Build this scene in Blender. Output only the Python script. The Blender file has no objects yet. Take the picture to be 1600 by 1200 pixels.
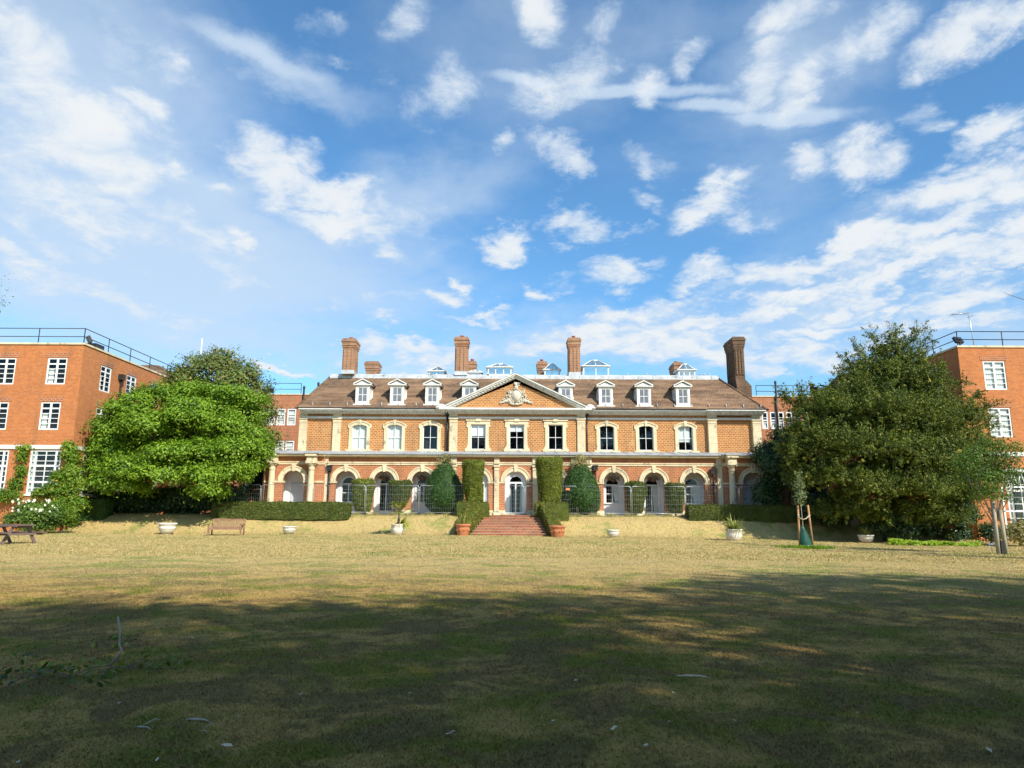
import bpy, bmesh, math, random
import numpy as np
from mathutils import Vector, Matrix
random.seed(7); RNG = np.random.default_rng(7)
SC = bpy.context.scene; COL = SC.collection
R = math.radians; PI = math.pi
# ------------------------------------------------------------------ camera model
FPX = 1109.0; TH = R(10.53); ROLL = R(0.25); CAMZ = 1.6
def ray(px, py):
    u, v = px-800.0, 600.0-py
    u, v = u*math.cos(ROLL)-v*math.sin(ROLL), v*math.cos(ROLL)+u*math.sin(ROLL)
    return u, FPX*math.cos(TH)-v*math.sin(TH), v*math.cos(TH)+FPX*math.sin(TH)
def PX(px, Y, py=720):
    u, f, w = ray(px, py); return u/f*Y
def H(py, Y, px=800):
    u, f, w = ray(px, py); return CAMZ+w/f*Y
def smooth(t):
    t = np.clip(t, 0, 1); return t*t*(3-2*t)
TZ = 1.60          # terrace level
def ground(x, y):
    x = np.asarray(x, float); y = np.asarray(y, float)
    b = 0.01045*np.clip(y, 0, 60)-0.0135*np.clip(x, 0, 22)*smooth(y/44)
    t = smooth((y-44.3-0.35*np.sin(x*0.35))/3.2)
    m = smooth((31-np.abs(x+1.5))/5.0)
    z = b*(1-t*m)+TZ*t*m
    z = z - 0.4*smooth((2.5-np.abs(x+.2))/.5)*smooth((y-43.8)/.6)*smooth((47.75-y)/.3)
    z = z + 0.035*np.sin(x*0.31+1)*np.sin(y*0.27)+0.012*np.sin(x*1.3+y*0.7)
    return z
def G(x, y): return float(ground(x, y))
def place(px, py):
    u, f, w = ray(px, py); Y = 3.0
    while Y < 80:
        if CAMZ+w/f*Y <= G(u/f*Y, Y): break
        Y += 0.02
    return u/f*Y, Y, G(u/f*Y, Y)
# ------------------------------------------------------------------ object helpers
def tag(o, label=None, cat=None, group=None, kind=None):
    if label: o['label'] = label
    if cat: o['category'] = cat
    if group: o['group'] = group
    if kind: o['kind'] = kind
    return o
def empty(name, loc=(0, 0, 0), rz=0):
    o = bpy.data.objects.new(name, None); COL.objects.link(o)
    o.location = loc; o.rotation_euler = (0, 0, rz); o.empty_display_size = .3
    return o
def dup(root, loc, rz=0, label=None, scale=None):
    r = root.copy(); COL.objects.link(r); r.location = loc; r.rotation_euler = (0, 0, rz)
    if scale: r.scale = scale
    if label: r['label'] = label
    for ch in list(root.children):
        c = ch.copy(); COL.objects.link(c); c.parent = r
        for g in list(ch.children):
            d = g.copy(); COL.objects.link(d); d.parent = c
    return r
class MB:
    def __init__(s): s.v = []; s.f = []; s.m = []; s.sm = []
    def add(s, vs, fs, mi=0, smooth=False):
        n = len(s.v); s.v += [tuple(p) for p in vs]
        for f in fs: s.f.append(tuple(i+n for i in f)); s.m.append(mi); s.sm.append(smooth)
    def box(s, x0, x1, y0, y1, z0, z1, mi=0):
        s.boxf(lambda a, b, d: (a, d, b), x0, x1, z0, z1, y0, y1, mi)
    def boxf(s, F, a0, a1, b0, b1, d0, d1, mi=0):
        P = [F(a, b, d) for d in (d0, d1) for b in (b0, b1) for a in (a0, a1)]
        s.add(P, [(0, 1, 3, 2), (4, 6, 7, 5), (0, 4, 5, 1), (2, 3, 7, 6), (0, 2, 6, 4), (1, 5, 7, 3)], mi)
    def frame(s, F, a0, a1, b0, b1, w, d0, d1, mi=0):
        s.boxf(F, a0, a0+w, b0, b1, d0, d1, mi); s.boxf(F, a1-w, a1, b0, b1, d0, d1, mi)
        s.boxf(F, a0+w, a1-w, b0, b0+w, d0, d1, mi); s.boxf(F, a0+w, a1-w, b1-w, b1, d0, d1, mi)
    def strip(s, F, outer, inner, d0, d1, mi=0, closed=False):
        n = len(outer); V = []
        for d in (d0, d1):
            V += [F(a, b, d) for a, b in outer]+[F(a, b, d) for a, b in inner]
        fs = []; rng_ = range(n if closed else n-1)
        for i in rng_:
            j = (i+1) % n
            fs += [(i, j, n+j, n+i), (2*n+i, 3*n+i, 3*n+j, 2*n+j), (i, 2*n+i, 2*n+j, j), (n+i, n+j, 3*n+j, 3*n+i)]
        if not closed: fs += [(0, n, 3*n, 2*n), (n-1, 3*n-1, 4*n-1, 2*n-1)]
        s.add(V, fs, mi)
    def prism(s, F, poly, d0, d1, mi=0):
        n = len(poly)
        s.add([F(a, b, d0) for a, b in poly]+[F(a, b, d1) for a, b in poly],
              [tuple(range(n)), tuple(range(2*n-1, n-1, -1))]+[(i, n+i, n+(i+1) % n, (i+1) % n) for i in range(n)], mi)
    def lathe(s, prof, cx=0, cy=0, cz=0, n=20, mi=0, smooth=True, sq=None):
        V = []
        for r, z in prof:
            for k in range(n):
                a = 2*PI*k/n; V.append((cx+r*math.cos(a), cy+r*math.sin(a), cz+z))
        fs = []
        for i in range(len(prof)-1):
            for k in range(n):
                k2 = (k+1) % n; fs.append((i*n+k, i*n+k2, (i+1)*n+k2, (i+1)*n+k))
        s.add(V, fs, mi, smooth)
        if prof[0][0] > 1e-4: s.add(V[:n], [tuple(range(n-1, -1, -1))], mi)
        if prof[-1][0] > 1e-4: s.add(V[-n:], [tuple(range(n))], mi)
    def tube(s, pts, r, n=6, mi=0, cap=True):
        pts = [Vector(p) for p in pts]; V = []; m = len(pts)
        rs = r if isinstance(r, (list, tuple)) else [r]*m
        up = None
        for i, p in enumerate(pts):
            t = (pts[min(i+1, m-1)]-pts[max(i-1, 0)]).normalized()
            if up is None: up = Vector((0, 0, 1)) if abs(t.z) < .9 else Vector((1, 0, 0))
            a = t.cross(up); a = a.normalized() if a.length > 1e-5 else Vector((1, 0, 0)); b = t.cross(a).normalized()
            up = -b if False else up
            for k in range(n):
                q = 2*PI*k/n; V.append(p+a*rs[i]*math.cos(q)+b*rs[i]*math.sin(q))
        fs = [(i*n+k, i*n+(k+1) % n, (i+1)*n+(k+1) % n, (i+1)*n+k) for i in range(m-1) for k in range(n)]
        if cap: fs += [tuple(range(n-1, -1, -1)), tuple(range((m-1)*n, m*n))]
        s.add(V, fs, mi, True)
    def ribbon(s, base, az, el, L, w, droop, seg=5, mi=0):
        p = Vector(base); e = el; V = []; side = Vector((-math.sin(az), math.cos(az), 0))
        for i in range(seg+1):
            t = i/seg; ww = w*(1-t)**.6*(0.5+min(1, t*3)*.5)
            V += [p-side*ww/2, p+side*ww/2]
            d = Vector((math.cos(az)*math.cos(e), math.sin(az)*math.cos(e), math.sin(e)))
            p = p+d*L/seg; e -= droop/seg
        s.add(V, [(2*i, 2*i+1, 2*i+3, 2*i+2) for i in range(seg)], mi)
    def ball(s, c, r, n=10, m=6, mi=0):
        prof = [(max(1e-5, math.sin(PI*i/m)), -math.cos(PI*i/m)) for i in range(m+1)]
        V = []
        for rr, z in prof:
            for k in range(n):
                a = 2*PI*k/n; V.append((c[0]+r[0]*rr*math.cos(a), c[1]+r[1]*rr*math.sin(a), c[2]+r[2]*z))
        s.add(V, [(i*n+k, i*n+(k+1) % n, (i+1)*n+(k+1) % n, (i+1)*n+k) for i in range(m) for k in range(n)], mi, True)
    def build(s, name, mat, parent=None, off=(0, 0, 0), recalc=True, loc=None):
        me = bpy.data.meshes.new(name)
        ox, oy, oz = off
        me.from_pydata([(x-ox, y-oy, z-oz) for x, y, z in s.v], [], s.f)
        for m_ in (mat if isinstance(mat, (list, tuple)) else [mat]): me.materials.append(m_)
        me.polygons.foreach_set('material_index', s.m); me.polygons.foreach_set('use_smooth', s.sm)
        if recalc and len(s.f) < 60000:
            bm = bmesh.new(); bm.from_mesh(me); bmesh.ops.recalc_face_normals(bm, faces=bm.faces); bm.to_mesh(me); bm.free()
        me.update()
        o = bpy.data.objects.new(name, me); COL.objects.link(o)
        if parent: o.parent = parent
        if loc: o.location = loc
        return o
def np_mesh(name, V, Q, mats, parent=None, mi=None, extra=None):
    """V (n,3) verts, Q (m,k) faces; extra = MB core appended."""
    me = bpy.data.meshes.new(name); k = Q.shape[1]
    ev = np.array(extra.v, float) if extra else np.zeros((0, 3)); ef = extra.f if extra else []
    nv = len(V)+len(ev); me.vertices.add(nv)
    me.vertices.foreach_set('co', np.concatenate([V, ev]).astype(np.float32).ravel())
    starts = np.arange(len(Q))*k; idx = Q.ravel(); tot = len(Q)*k
    es = []; ei = []; p = tot
    for f in ef: es.append(p); ei += [i+len(V) for i in f]; p += len(f)
    me.loops.add(p); me.polygons.add(len(Q)+len(ef))
    me.loops.foreach_set('vertex_index', np.concatenate([idx, np.array(ei, int)]).astype(np.int32))
    me.polygons.foreach_set('loop_start', np.concatenate([starts, np.array(es, int)]).astype(np.int32))
    for m_ in (mats if isinstance(mats, (list, tuple)) else [mats]): me.materials.append(m_)
    me.update(calc_edges=True); me.validate()
    o = bpy.data.objects.new(name, me); COL.objects.link(o)
    if parent: o.parent = parent
    return o
def unit(a): return a/np.maximum(np.linalg.norm(a, axis=-1, keepdims=True), 1e-9)
def leaf_quads(P, N, size, aspect=.5, jit=.35):
    n = len(P); N = unit(N); r = unit(RNG.normal(size=(n, 3))); t = unit(np.cross(N, r)); b = np.cross(N, t)
    s = size*(1+jit*RNG.uniform(-1, 1, (n, 1)))
    V = np.stack([P-t*s*.5, P+b*s*aspect*.5+t*s*.05, P+t*s*.5+N*s*.12*RNG.uniform(-1, 1, (n, 1)), P-b*s*aspect*.5+t*s*.05], 1)
    return V.reshape(-1, 3), np.arange(4*n).reshape(n, 4)
# ------------------------------------------------------------------ materials
def newmat(name):
    m = bpy.data.materials.new(name); m.use_nodes = True; nt = m.node_tree; nt.nodes.clear()
    out = nt.nodes.new('ShaderNodeOutputMaterial'); b = nt.nodes.new('ShaderNodeBsdfPrincipled')
    nt.links.new(b.outputs[0], out.inputs[0]); return m, nt, b, out
def N_(nt, t, **kw):
    n = nt.nodes.new('ShaderNode'+t)
    for k, v in kw.items():
        if k.startswith('i_'):
            key = k[2:]; key = int(key) if key.isdigit() else key.replace('_', ' ')
            n.inputs[key].default_value = v
        else: setattr(n, k, v)
    return n
def L_(nt, a, b): nt.links.new(a, b)
def mixc(nt, fac, a, b, blend='MIX'):
    n = nt.nodes.new('ShaderNodeMix'); n.data_type = 'RGBA'; n.blend_type = blend
    for s, v in ((n.inputs[0], fac), (n.inputs[6], a), (n.inputs[7], b)):
        if isinstance(v, (int, float)): s.default_value = v
        elif isinstance(v, tuple): s.default_value = v if len(v) == 4 else v+(1,)
        else: L_(nt, v, s)
    return n.outputs[2]
def maprange(nt, v, a, b, c=0, d=1, smooth_=True):
    n = nt.nodes.new('ShaderNodeMapRange'); n.interpolation_type = 'SMOOTHSTEP' if smooth_ else 'LINEAR'
    L_(nt, v, n.inputs[0])
    for i, x in zip((1, 2, 3, 4), (a, b, c, d)): n.inputs[i].default_value = x
    return n.outputs[0]
def mathn(nt, op, a, b=None):
    n = nt.nodes.new('ShaderNodeMath'); n.operation = op
    for s, v in ((n.inputs[0], a), (n.inputs[1], b)):
        if v is None: continue
        if isinstance(v, (int, float)): s.default_value = v
        else: L_(nt, v, s)
    return n.outputs[0]
def noise(nt, vec, scale, detail=5, rough=.55, out=0, dist=0):
    n = N_(nt, 'TexNoise'); n.inputs['Scale'].default_value = scale; n.inputs['Detail'].default_value = detail
    n.inputs['Roughness'].default_value = rough; n.inputs['Distortion'].default_value = dist
    if vec is not None: L_(nt, vec, n.inputs['Vector'])
    return n.outputs[out]
def objco(nt, scale=(1, 1, 1), world=False):
    c = N_(nt, 'NewGeometry').outputs['Position'] if world else N_(nt, 'TexCoord').outputs['Object']
    m = N_(nt, 'Mapping'); m.inputs['Scale'].default_value = scale; L_(nt, c, m.inputs[0]); return m.outputs[0]
def pmat(name, c1, c2=None, scale=2.0, rough=.7, bump=0, bscale=25, metallic=0, stretch=(1, 1, 1), spec=.4, spots=None):
    m, nt, b, out = newmat(name); c2 = c2 or tuple(x*.8 for x in c1); v = objco(nt, stretch)
    f = maprange(nt, noise(nt, v, scale, 6, .6), .3, .7); c = mixc(nt, f, c1, c2)
    if spots:
        f2 = maprange(nt, noise(nt, v, spots[1], 4, .6), spots[2], spots[2]+.12); c = mixc(nt, f2, c, spots[0])
    L_(nt, c, b.inputs['Base Color']); b.inputs['Roughness'].default_value = rough; b.inputs['Metallic'].default_value = metallic
    b.inputs['Specular IOR Level'].default_value = spec
    if bump:
        bp = N_(nt, 'Bump'); bp.inputs['Strength'].default_value = bump; bp.inputs['Distance'].default_value = .02
        L_(nt, noise(nt, v, bscale, 4), bp.inputs['Height']); L_(nt, bp.outputs[0], b.inputs['Normal'])
    return m
def brickmat(name, c1, c2, mortar, w=.23, h=.085, ms=.012, dirt=(.12, .09, .07), dirtamt=.35, wvar=.5):
    m, nt, b, out = newmat(name)
    co = N_(nt, 'TexCoord').outputs['Object']; sp = N_(nt, 'SeparateXYZ'); L_(nt, co, sp.inputs[0])
    cb = N_(nt, 'CombineXYZ'); L_(nt, mathn(nt, 'ADD', sp.outputs[0], sp.outputs[1]), cb.inputs[0]); L_(nt, sp.outputs[2], cb.inputs[1])
    br = N_(nt, 'TexBrick'); br.inputs['Scale'].default_value = 1; br.inputs['Brick Width'].default_value = w
    br.inputs['Row Height'].default_value = h; br.inputs['Mortar Size'].default_value = ms; br.inputs['Mortar Smooth'].default_value = .2
    br.inputs['Bias'].default_value = -.1
    br.inputs['Color1'].default_value = c1+(1,); br.inputs['Color2'].default_value = c2+(1,); br.inputs['Mortar'].default_value = mortar+(1,)
    L_(nt, cb.outputs[0], br.inputs['Vector'])
    n1 = noise(nt, co, .45, 6, .65)
    c = mixc(nt, maprange(nt, n1, .4, .75, 0, dirtamt), br.outputs['Color'], dirt)
    sk = N_(nt, 'Mapping'); sk.inputs['Scale'].default_value = (1.1, 1.1, .12); L_(nt, co, sk.inputs[0])
    c = mixc(nt, maprange(nt, noise(nt, sk.outputs[0], 1.0, 5, .65), .5, .72, 0, .42), c, dirt); c = mixc(nt, maprange(nt, noise(nt, co, 1.3, 6, .75), .56, .70, 0, .35), c, (mortar[0]*1.1, mortar[1]*1.1, mortar[2]*1.1))
    n2 = noise(nt, co, 3.3, 5, .7); c = mixc(nt, wvar, c, mixc(nt, 1.0, c, mixc(nt, n2, (.55, .5, .5), (1.4, 1.4, 1.4)), 'MULTIPLY'))
    L_(nt, c, b.inputs['Base Color']); b.inputs['Roughness'].default_value = .88; b.inputs['Specular IOR Level'].default_value = .2
    bp = N_(nt, 'Bump'); bp.inputs['Strength'].default_value = .5; bp.inputs['Distance'].default_value = .012; bp.invert = True
    L_(nt, br.outputs['Fac'], bp.inputs['Height']); L_(nt, bp.outputs[0], b.inputs['Normal']); return m
def leafmat(name, dark, light, tip=None, trans=.25, rough=.5, clump=.6):
    m, nt, b, out = newmat(name)
    g = N_(nt, 'NewGeometry'); rnd = g.outputs['Random Per Island']
    nz = noise(nt, g.outputs['Position'], clump, 3, .5)
    f = mathn(nt, 'ADD', mathn(nt, 'MULTIPLY', rnd, .6), mathn(nt, 'MULTIPLY', maprange(nt, nz, .35, .65), .4))
    c = mixc(nt, f, dark, light)
    if tip: c = mixc(nt, maprange(nt, rnd, .93, .94, 0, 1), c, tip)
    L_(nt, c, b.inputs['Base Color']); b.inputs['Roughness'].default_value = rough; b.inputs['Specular IOR Level'].default_value = .35
    t = N_(nt, 'BsdfTranslucent'); L_(nt, mixc(nt, 1.0, c, (1.3, 1.5, .6), 'MULTIPLY'), t.inputs[0])
    ms = N_(nt, 'MixShader'); ms.inputs[0].default_value = trans; L_(nt, b.outputs[0], ms.inputs[1]); L_(nt, t.outputs[0], ms.inputs[2]); L_(nt, ms.outputs[0], out.inputs[0])
    return m
def lawnmat(name, blade=False):
    m, nt, b, out = newmat(name); p = N_(nt, 'NewGeometry').outputs['Position']
    fl = N_(nt, 'Mapping'); fl.inputs['Scale'].default_value = (1, 1, 0); L_(nt, p, fl.inputs[0]); p = fl.outputs[0]
    n1 = noise(nt, p, .16, 5, .6, dist=.6); n2 = noise(nt, p, .75, 6, .65, dist=.4); n3 = noise(nt, p, 5.5, 5, .7)
    st = N_(nt, 'Mapping'); st.inputs['Scale'].default_value = (.25, 1.0, 0); L_(nt, p, st.inputs[0]); n4 = noise(nt, st.outputs[0], .9, 5, .6)
    sep = N_(nt, 'SeparateXYZ'); L_(nt, p, sep.inputs[0]); near_shade = maprange(nt, mathn(nt, 'ADD', sep.outputs[1], mathn(nt, 'MULTIPLY', n1, 6)), 26, 13)  # near turf is greener; tree shade is also put into its darker colours
    straw = mixc(nt, near_shade, mixc(nt, n3, (.72, .53, .22), (.32, .23, .085)), mixc(nt, n3, (.62, .39, .115), (.20, .125, .034)))
    green = mixc(nt, near_shade, mixc(nt, n3, (.17, .20, .04), (.33, .34, .09)), mixc(nt, n3, (.06, .08, .006), (.19, .19, .012)))
    earth = mixc(nt, near_shade, mixc(nt, n3, (.46, .34, .18), (.26, .18, .09)), mixc(nt, n3, (.25, .155, .055), (.08, .05, .019)))
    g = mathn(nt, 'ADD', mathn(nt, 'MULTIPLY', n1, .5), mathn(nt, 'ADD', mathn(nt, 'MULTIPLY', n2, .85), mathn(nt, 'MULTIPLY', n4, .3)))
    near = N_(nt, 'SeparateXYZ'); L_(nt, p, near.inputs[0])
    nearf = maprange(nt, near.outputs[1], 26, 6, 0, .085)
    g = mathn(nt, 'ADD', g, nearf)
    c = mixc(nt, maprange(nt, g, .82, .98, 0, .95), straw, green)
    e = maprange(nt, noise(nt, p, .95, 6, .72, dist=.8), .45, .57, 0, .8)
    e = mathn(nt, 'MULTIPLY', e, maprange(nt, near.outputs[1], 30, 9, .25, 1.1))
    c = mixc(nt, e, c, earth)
    if blade:
        rnd = N_(nt, 'NewGeometry').outputs['Random Per Island']; c = mixc(nt, .55, c, mixc(nt, near_shade, mixc(nt, rnd, (.10, .12, .03), (.55, .45, .22)), mixc(nt, rnd, (.05, .06, .012), (.42, .30, .11))))
    else:
        fine = noise(nt, p, 38, 4, .75); c = mixc(nt, .75, c, mixc(nt, 1.0, c, mixc(nt, fine, (.05, .05, .05), (1.9, 1.9, 1.9)), 'MULTIPLY'))
        bp = N_(nt, 'Bump'); bp.inputs['Strength'].default_value = .9; bp.inputs['Distance'].default_value = .05
        hh = mathn(nt, 'ADD', mathn(nt, 'MULTIPLY', noise(nt, p, 30, 4, .75), .6), noise(nt, p, 7, 4, .7))
        L_(nt, hh, bp.inputs['Height']); L_(nt, bp.outputs[0], b.inputs['Normal'])
    L_(nt, c, b.inputs['Base Color']); b.inputs['Roughness'].default_value = .9; b.inputs['Specular IOR Level'].default_value = .12
    return m
def glassmat(name, tint=(.9, .95, .95), mix=.0):
    m, nt, b, out = newmat(name); nt.nodes.remove(b)
    t = N_(nt, 'BsdfTransparent'); t.inputs[0].default_value = tint+(1,); gl = N_(nt, 'BsdfGlossy'); gl.inputs['Roughness'].default_value = .03
    gl.inputs['Color'].default_value = (.9, .93, .95, 1)
    lw = N_(nt, 'LayerWeight'); lw.inputs['Blend'].default_value = .5
    bp = N_(nt, 'Bump'); bp.inputs['Strength'].default_value = .06; bp.inputs['Distance'].default_value = .02
    L_(nt, noise(nt, objco(nt), 1.5, 2), bp.inputs['Height']); L_(nt, bp.outputs[0], gl.inputs['Normal'])
    ms = N_(nt, 'MixShader'); L_(nt, mathn(nt, 'ADD', mathn(nt, 'MULTIPLY', mathn(nt, 'POWER', lw.outputs['Facing'], 4.0), .8), mix+.035), ms.inputs[0]); L_(nt, t.outputs[0], ms.inputs[1]); L_(nt, gl.outputs[0], ms.inputs[2]); L_(nt, ms.outputs[0], out.inputs[0])
    return m
M = {}
M['brick'] = brickmat('mansion_brick', (.50, .18, .045), (.36, .115, .03), (.58, .42, .21), w=.26, h=.135, ms=.02, dirtamt=.25)
M['brick_low'] = brickmat('arcade_brick', (.52, .17, .055), (.40, .115, .04), (.52, .36, .22), w=.26, h=.12, ms=.014, dirtamt=.25)
M['brick_ch'] = brickmat('chimney_brick', (.47, .19, .075), (.34, .12, .05), (.36, .28, .2), w=.26, h=.14, ms=.03, dirtamt=.5, dirt=(.07, .05, .035))
M['brick_old'] = brickmat('dark_chimney_brick', (.20, .085, .045), (.11, .055, .03), (.17, .13, .085), w=.26, h=.14, ms=.03, dirtamt=.7, dirt=(.06, .05, .035))  # dark brick with darker noise blotches and streaks
M['brick_wing'] = brickmat('wing_brick', (.56, .175, .045), (.43, .12, .032), (.50, .30, .16), w=.24, h=.09, ms=.011, dirtamt=.25, dirt=(.25, .13, .07))
M['brick_rear'] = brickmat('rear_brick', (.47, .15, .06), (.36, .105, .04), (.50, .33, .2), w=.26, h=.13, ms=.018, dirtamt=.3)
M['brick_step'] = brickmat('step_brick', (.50, .20, .10), (.38, .13, .07), (.40, .32, .24), w=.23, h=.15, ms=.016, dirtamt=.4, dirt=(.2, .13, .09))
M['stone'] = pmat('cream_stone', (.74, .63, .41), (.58, .48, .31), 1.2, .8, .3, 18, spots=((.33, .28, .19), 3.2, .57), stretch=(1, 1, .45))
M['palestone'] = pmat('pale_carved_stone', (.68, .64, .52), (.46, .42, .33), 9, .85, .3, 25)
M['white'] = pmat('white_paint', (.78, .77, .71), (.62, .60, .54), 2.5, .55, .05, 20, spots=((.42, .40, .35), 2.6, .62))
M['whitewood'] = pmat('white_window_paint', (.82, .82, .80), (.74, .74, .72), 5, .4)
M['plaster'] = pmat('white_plaster', (.88, .87, .84), (.83, .82, .79), 1.0, .85, .1, 10)
M['greypanel'] = pmat('pale_grey_panel', (.60, .62, .64), (.52, .54, .56), 1.0, .6)
M['lead'] = pmat('grey_lead', (.30, .32, .35), (.42, .43, .45), .8, .5, .2, 6, spots=((.20, .20, .21), 2, .6))
M['leadlight'] = pmat('pale_lead', (.62, .64, .66), (.40, .42, .43), 1.3, .5, .2, 6, stretch=(1, 1, 1), spots=((.18, .18, .17), 1.7, .60))
M['dark'] = pmat('black_paint', (.02, .02, .022), (.035, .033, .03), 3, .4)
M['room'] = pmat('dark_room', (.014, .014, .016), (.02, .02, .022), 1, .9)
M['curtain'] = pmat('net_curtain', (.78, .77, .72), (.62, .62, .58), 9, .9, stretch=(6, 6, .5))
M['blind'] = pmat('white_blind', (.80, .80, .80), (.72, .72, .73), 3, .8)
M['glass'] = glassmat('window_glass')
M['glassroof'] = glassmat('lantern_glass', (.86, .93, .90), .34)
M['slatepane'] = pmat('dormer_obscured_glass', (.14, .15, .17), (.20, .21, .23), 3, .15, spec=.6)
M['terracotta'] = pmat('terracotta', (.56, .21, .09), (.44, .15, .07), 6, .75, .2, 30, spots=((.6, .36, .24), 9, .62))
M['potred'] = pmat('chimney_pot_clay', (.45, .13, .06), (.3, .08, .045), 6, .7)
M['urn'] = pmat('weathered_white_urn', (.72, .68, .60), (.58, .54, .46), 5, .75, .2, 25, spots=((.36, .31, .24), 7, .63))
M['soil'] = pmat('soil', (.08, .055, .035), (.12, .09, .06), 12, .95)
M['galv'] = pmat('galvanised_steel', (.62, .64, .66), (.50, .52, .54), 8, .35, metallic=.6)
M['timber'] = pmat('dark_weathered_timber', (.13, .085, .075), (.20, .14, .12), 6, .75, .2, 40, stretch=(1, 6, 6))
M['benchwood'] = pmat('bench_timber', (.26, .135, .08), (.34, .19, .12), 6, .7, .2, 40)
M['stake'] = pmat('round_stake_timber', (.48, .26, .12), (.38, .19, .08), 8, .7, .2, 30, stretch=(4, 4, .6))
M['stakegrey'] = pmat('grey_stake_timber', (.42, .36, .27), (.32, .27, .2), 8, .8, .2, 30, stretch=(4, 4, .6))
M['bark'] = pmat('bark', (.10, .075, .055), (.17, .13, .10), 5, .9, .5, 12, stretch=(3, 3, .7))
M['darkbark'] = pmat('dark_yew_bark', (.045, .032, .025), (.07, .05, .04), 5, .9, .5, 12)
M['palebark'] = pmat('pale_bark', (.38, .33, .26), (.28, .24, .18), 7, .8, .3, 30)
M['greenbag'] = pmat('green_plastic_bag', (.012, .07, .045), (.02, .09, .055), 3, .35)
M['paving'] = pmat('terrace_paving', (.80, .77, .70), (.70, .67, .60), 2, .85, .3, 14)
M['orange'] = pmat('orange_plate', (.75, .25, .12), (.68, .22, .1), 4, .5)
M['blue'] = pmat('grey_blue_metal', (.16, .18, .26), (.2, .22, .3), 4, .4)
M['strap'] = pmat('pale_webbing', (.62, .52, .38), (.5, .42, .3), 8, .8)
# roof tiles
def tilemat(name):
    m, nt, b, out = newmat(name); co = N_(nt, 'TexCoord').outputs['Object']; sp = N_(nt, 'SeparateXYZ'); L_(nt, co, sp.inputs[0])
    cb = N_(nt, 'CombineXYZ'); L_(nt, mathn(nt, 'ADD', sp.outputs[0], mathn(nt, 'MULTIPLY', sp.outputs[1], .35)), cb.inputs[0]); L_(nt, sp.outputs[2], cb.inputs[1])
    br = N_(nt, 'TexBrick'); br.inputs['Scale'].default_value = 1; br.inputs['Brick Width'].default_value = .2; br.inputs['Row Height'].default_value = .115
    br.inputs['Mortar Size'].default_value = .014; br.inputs['Color1'].default_value = (.245, .145, .082, 1); br.inputs['Color2'].default_value = (.145, .09, .06, 1); br.inputs['Mortar'].default_value = (.05, .035, .025, 1)
    L_(nt, cb.outputs[0], br.inputs['Vector'])
    mp = N_(nt, 'Mapping'); mp.inputs['Scale'].default_value = (.28, 1, 2.6); L_(nt, co, mp.inputs[0]); n1 = noise(nt, mp.outputs[0], .9, 6, .7)
    c = mixc(nt, maprange(nt, n1, .42, .62, 0, .6), br.outputs['Color'], (.37, .225, .13))
    n2 = noise(nt, co, .35, 5, .7); c = mixc(nt, maprange(nt, n2, .5, .72, 0, .75), c, (.075, .06, .05))
    n3 = noise(nt, co, 2.2, 5, .8); c = mixc(nt, maprange(nt, n3, .6, .7, 0, .6), c, (.30, .27, .18))
    # redder lower courses
    L_(nt, c, b.inputs['Base Color']); b.inputs['Roughness'].default_value = .85; b.inputs['Specular IOR Level'].default_value = .25
    bp = N_(nt, 'Bump'); bp.invert = True; bp.inputs['Strength'].default_value = .8; bp.inputs['Distance'].default_value = .03
    L_(nt, br.outputs['Fac'], bp.inputs['Height']); L_(nt, bp.outputs[0], b.inputs['Normal']); return m
M['tile'] = tilemat('brown_roof_tile')
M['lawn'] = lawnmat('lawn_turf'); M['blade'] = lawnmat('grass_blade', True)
M['leaf_bright'] = leafmat('bright_green_leaf', (.06, .14, .008), (.29, .43, .03), trans=.3, clump=1.3)
M['leaf_magnolia'] = leafmat('olive_glossy_leaf', (.06, .09, .018), (.21, .26, .05), tip=(.38, .20, .07), trans=.18, rough=.55)
M['leaf_yew'] = leafmat('yew_needle', (.012, .036, .005), (.165, .205, .018), tip=(.32, .28, .03), trans=.15, rough=.6, clump=1.1)
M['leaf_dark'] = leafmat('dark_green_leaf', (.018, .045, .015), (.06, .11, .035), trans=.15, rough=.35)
M['leaf_box'] = leafmat('clipped_dark_green_leaf', (.02, .062, .012), (.075, .15, .03), trans=.12, clump=3)
M['leaf_privet'] = leafmat('clipped_yellow_green_leaf', (.07, .10, .01), (.24, .26, .03), trans=.2, clump=2.5)
M['leaf_hedge'] = leafmat('hedge_leaf', (.045, .075, .01), (.14, .17, .03), tip=(.26, .18, .07), trans=.15, clump=2)
M['leaf_hedgetop'] = leafmat('low_hedge_leaf', (.06, .085, .01), (.20, .22, .03), tip=(.40, .16, .05), trans=.15, clump=2)
M['leaf_ivy'] = leafmat('creeper_leaf', (.06, .14, .01), (.22, .34, .03), tip=(.5, .42, .04), trans=.35)
M['leaf_rose'] = leafmat('rose_leaf', (.035, .085, .018), (.16, .25, .03), trans=.25)
M['leaf_cover'] = leafmat('lime_ground_leaf', (.14, .26, .015), (.36, .46, .04), trans=.35)
M['leaf_dead'] = leafmat('dried_leaf', (.20, .11, .05), (.42, .27, .14), trans=.2)
M['leaf_palm'] = leafmat('palm_leaf', (.15, .18, .04), (.46, .46, .13), tip=(.45, .34, .14), trans=.25)
M['leaf_pale'] = leafmat('pale_sapling_leaf', (.13, .17, .07), (.30, .34, .17), trans=.3)
M['leaf_tan'] = leafmat('tan_bush_leaf', (.16, .16, .05), (.42, .36, .16), trans=.25)
M['petal'] = leafmat('white_petal', (.80, .76, .66), (.86, .84, .76), trans=.2)
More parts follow.
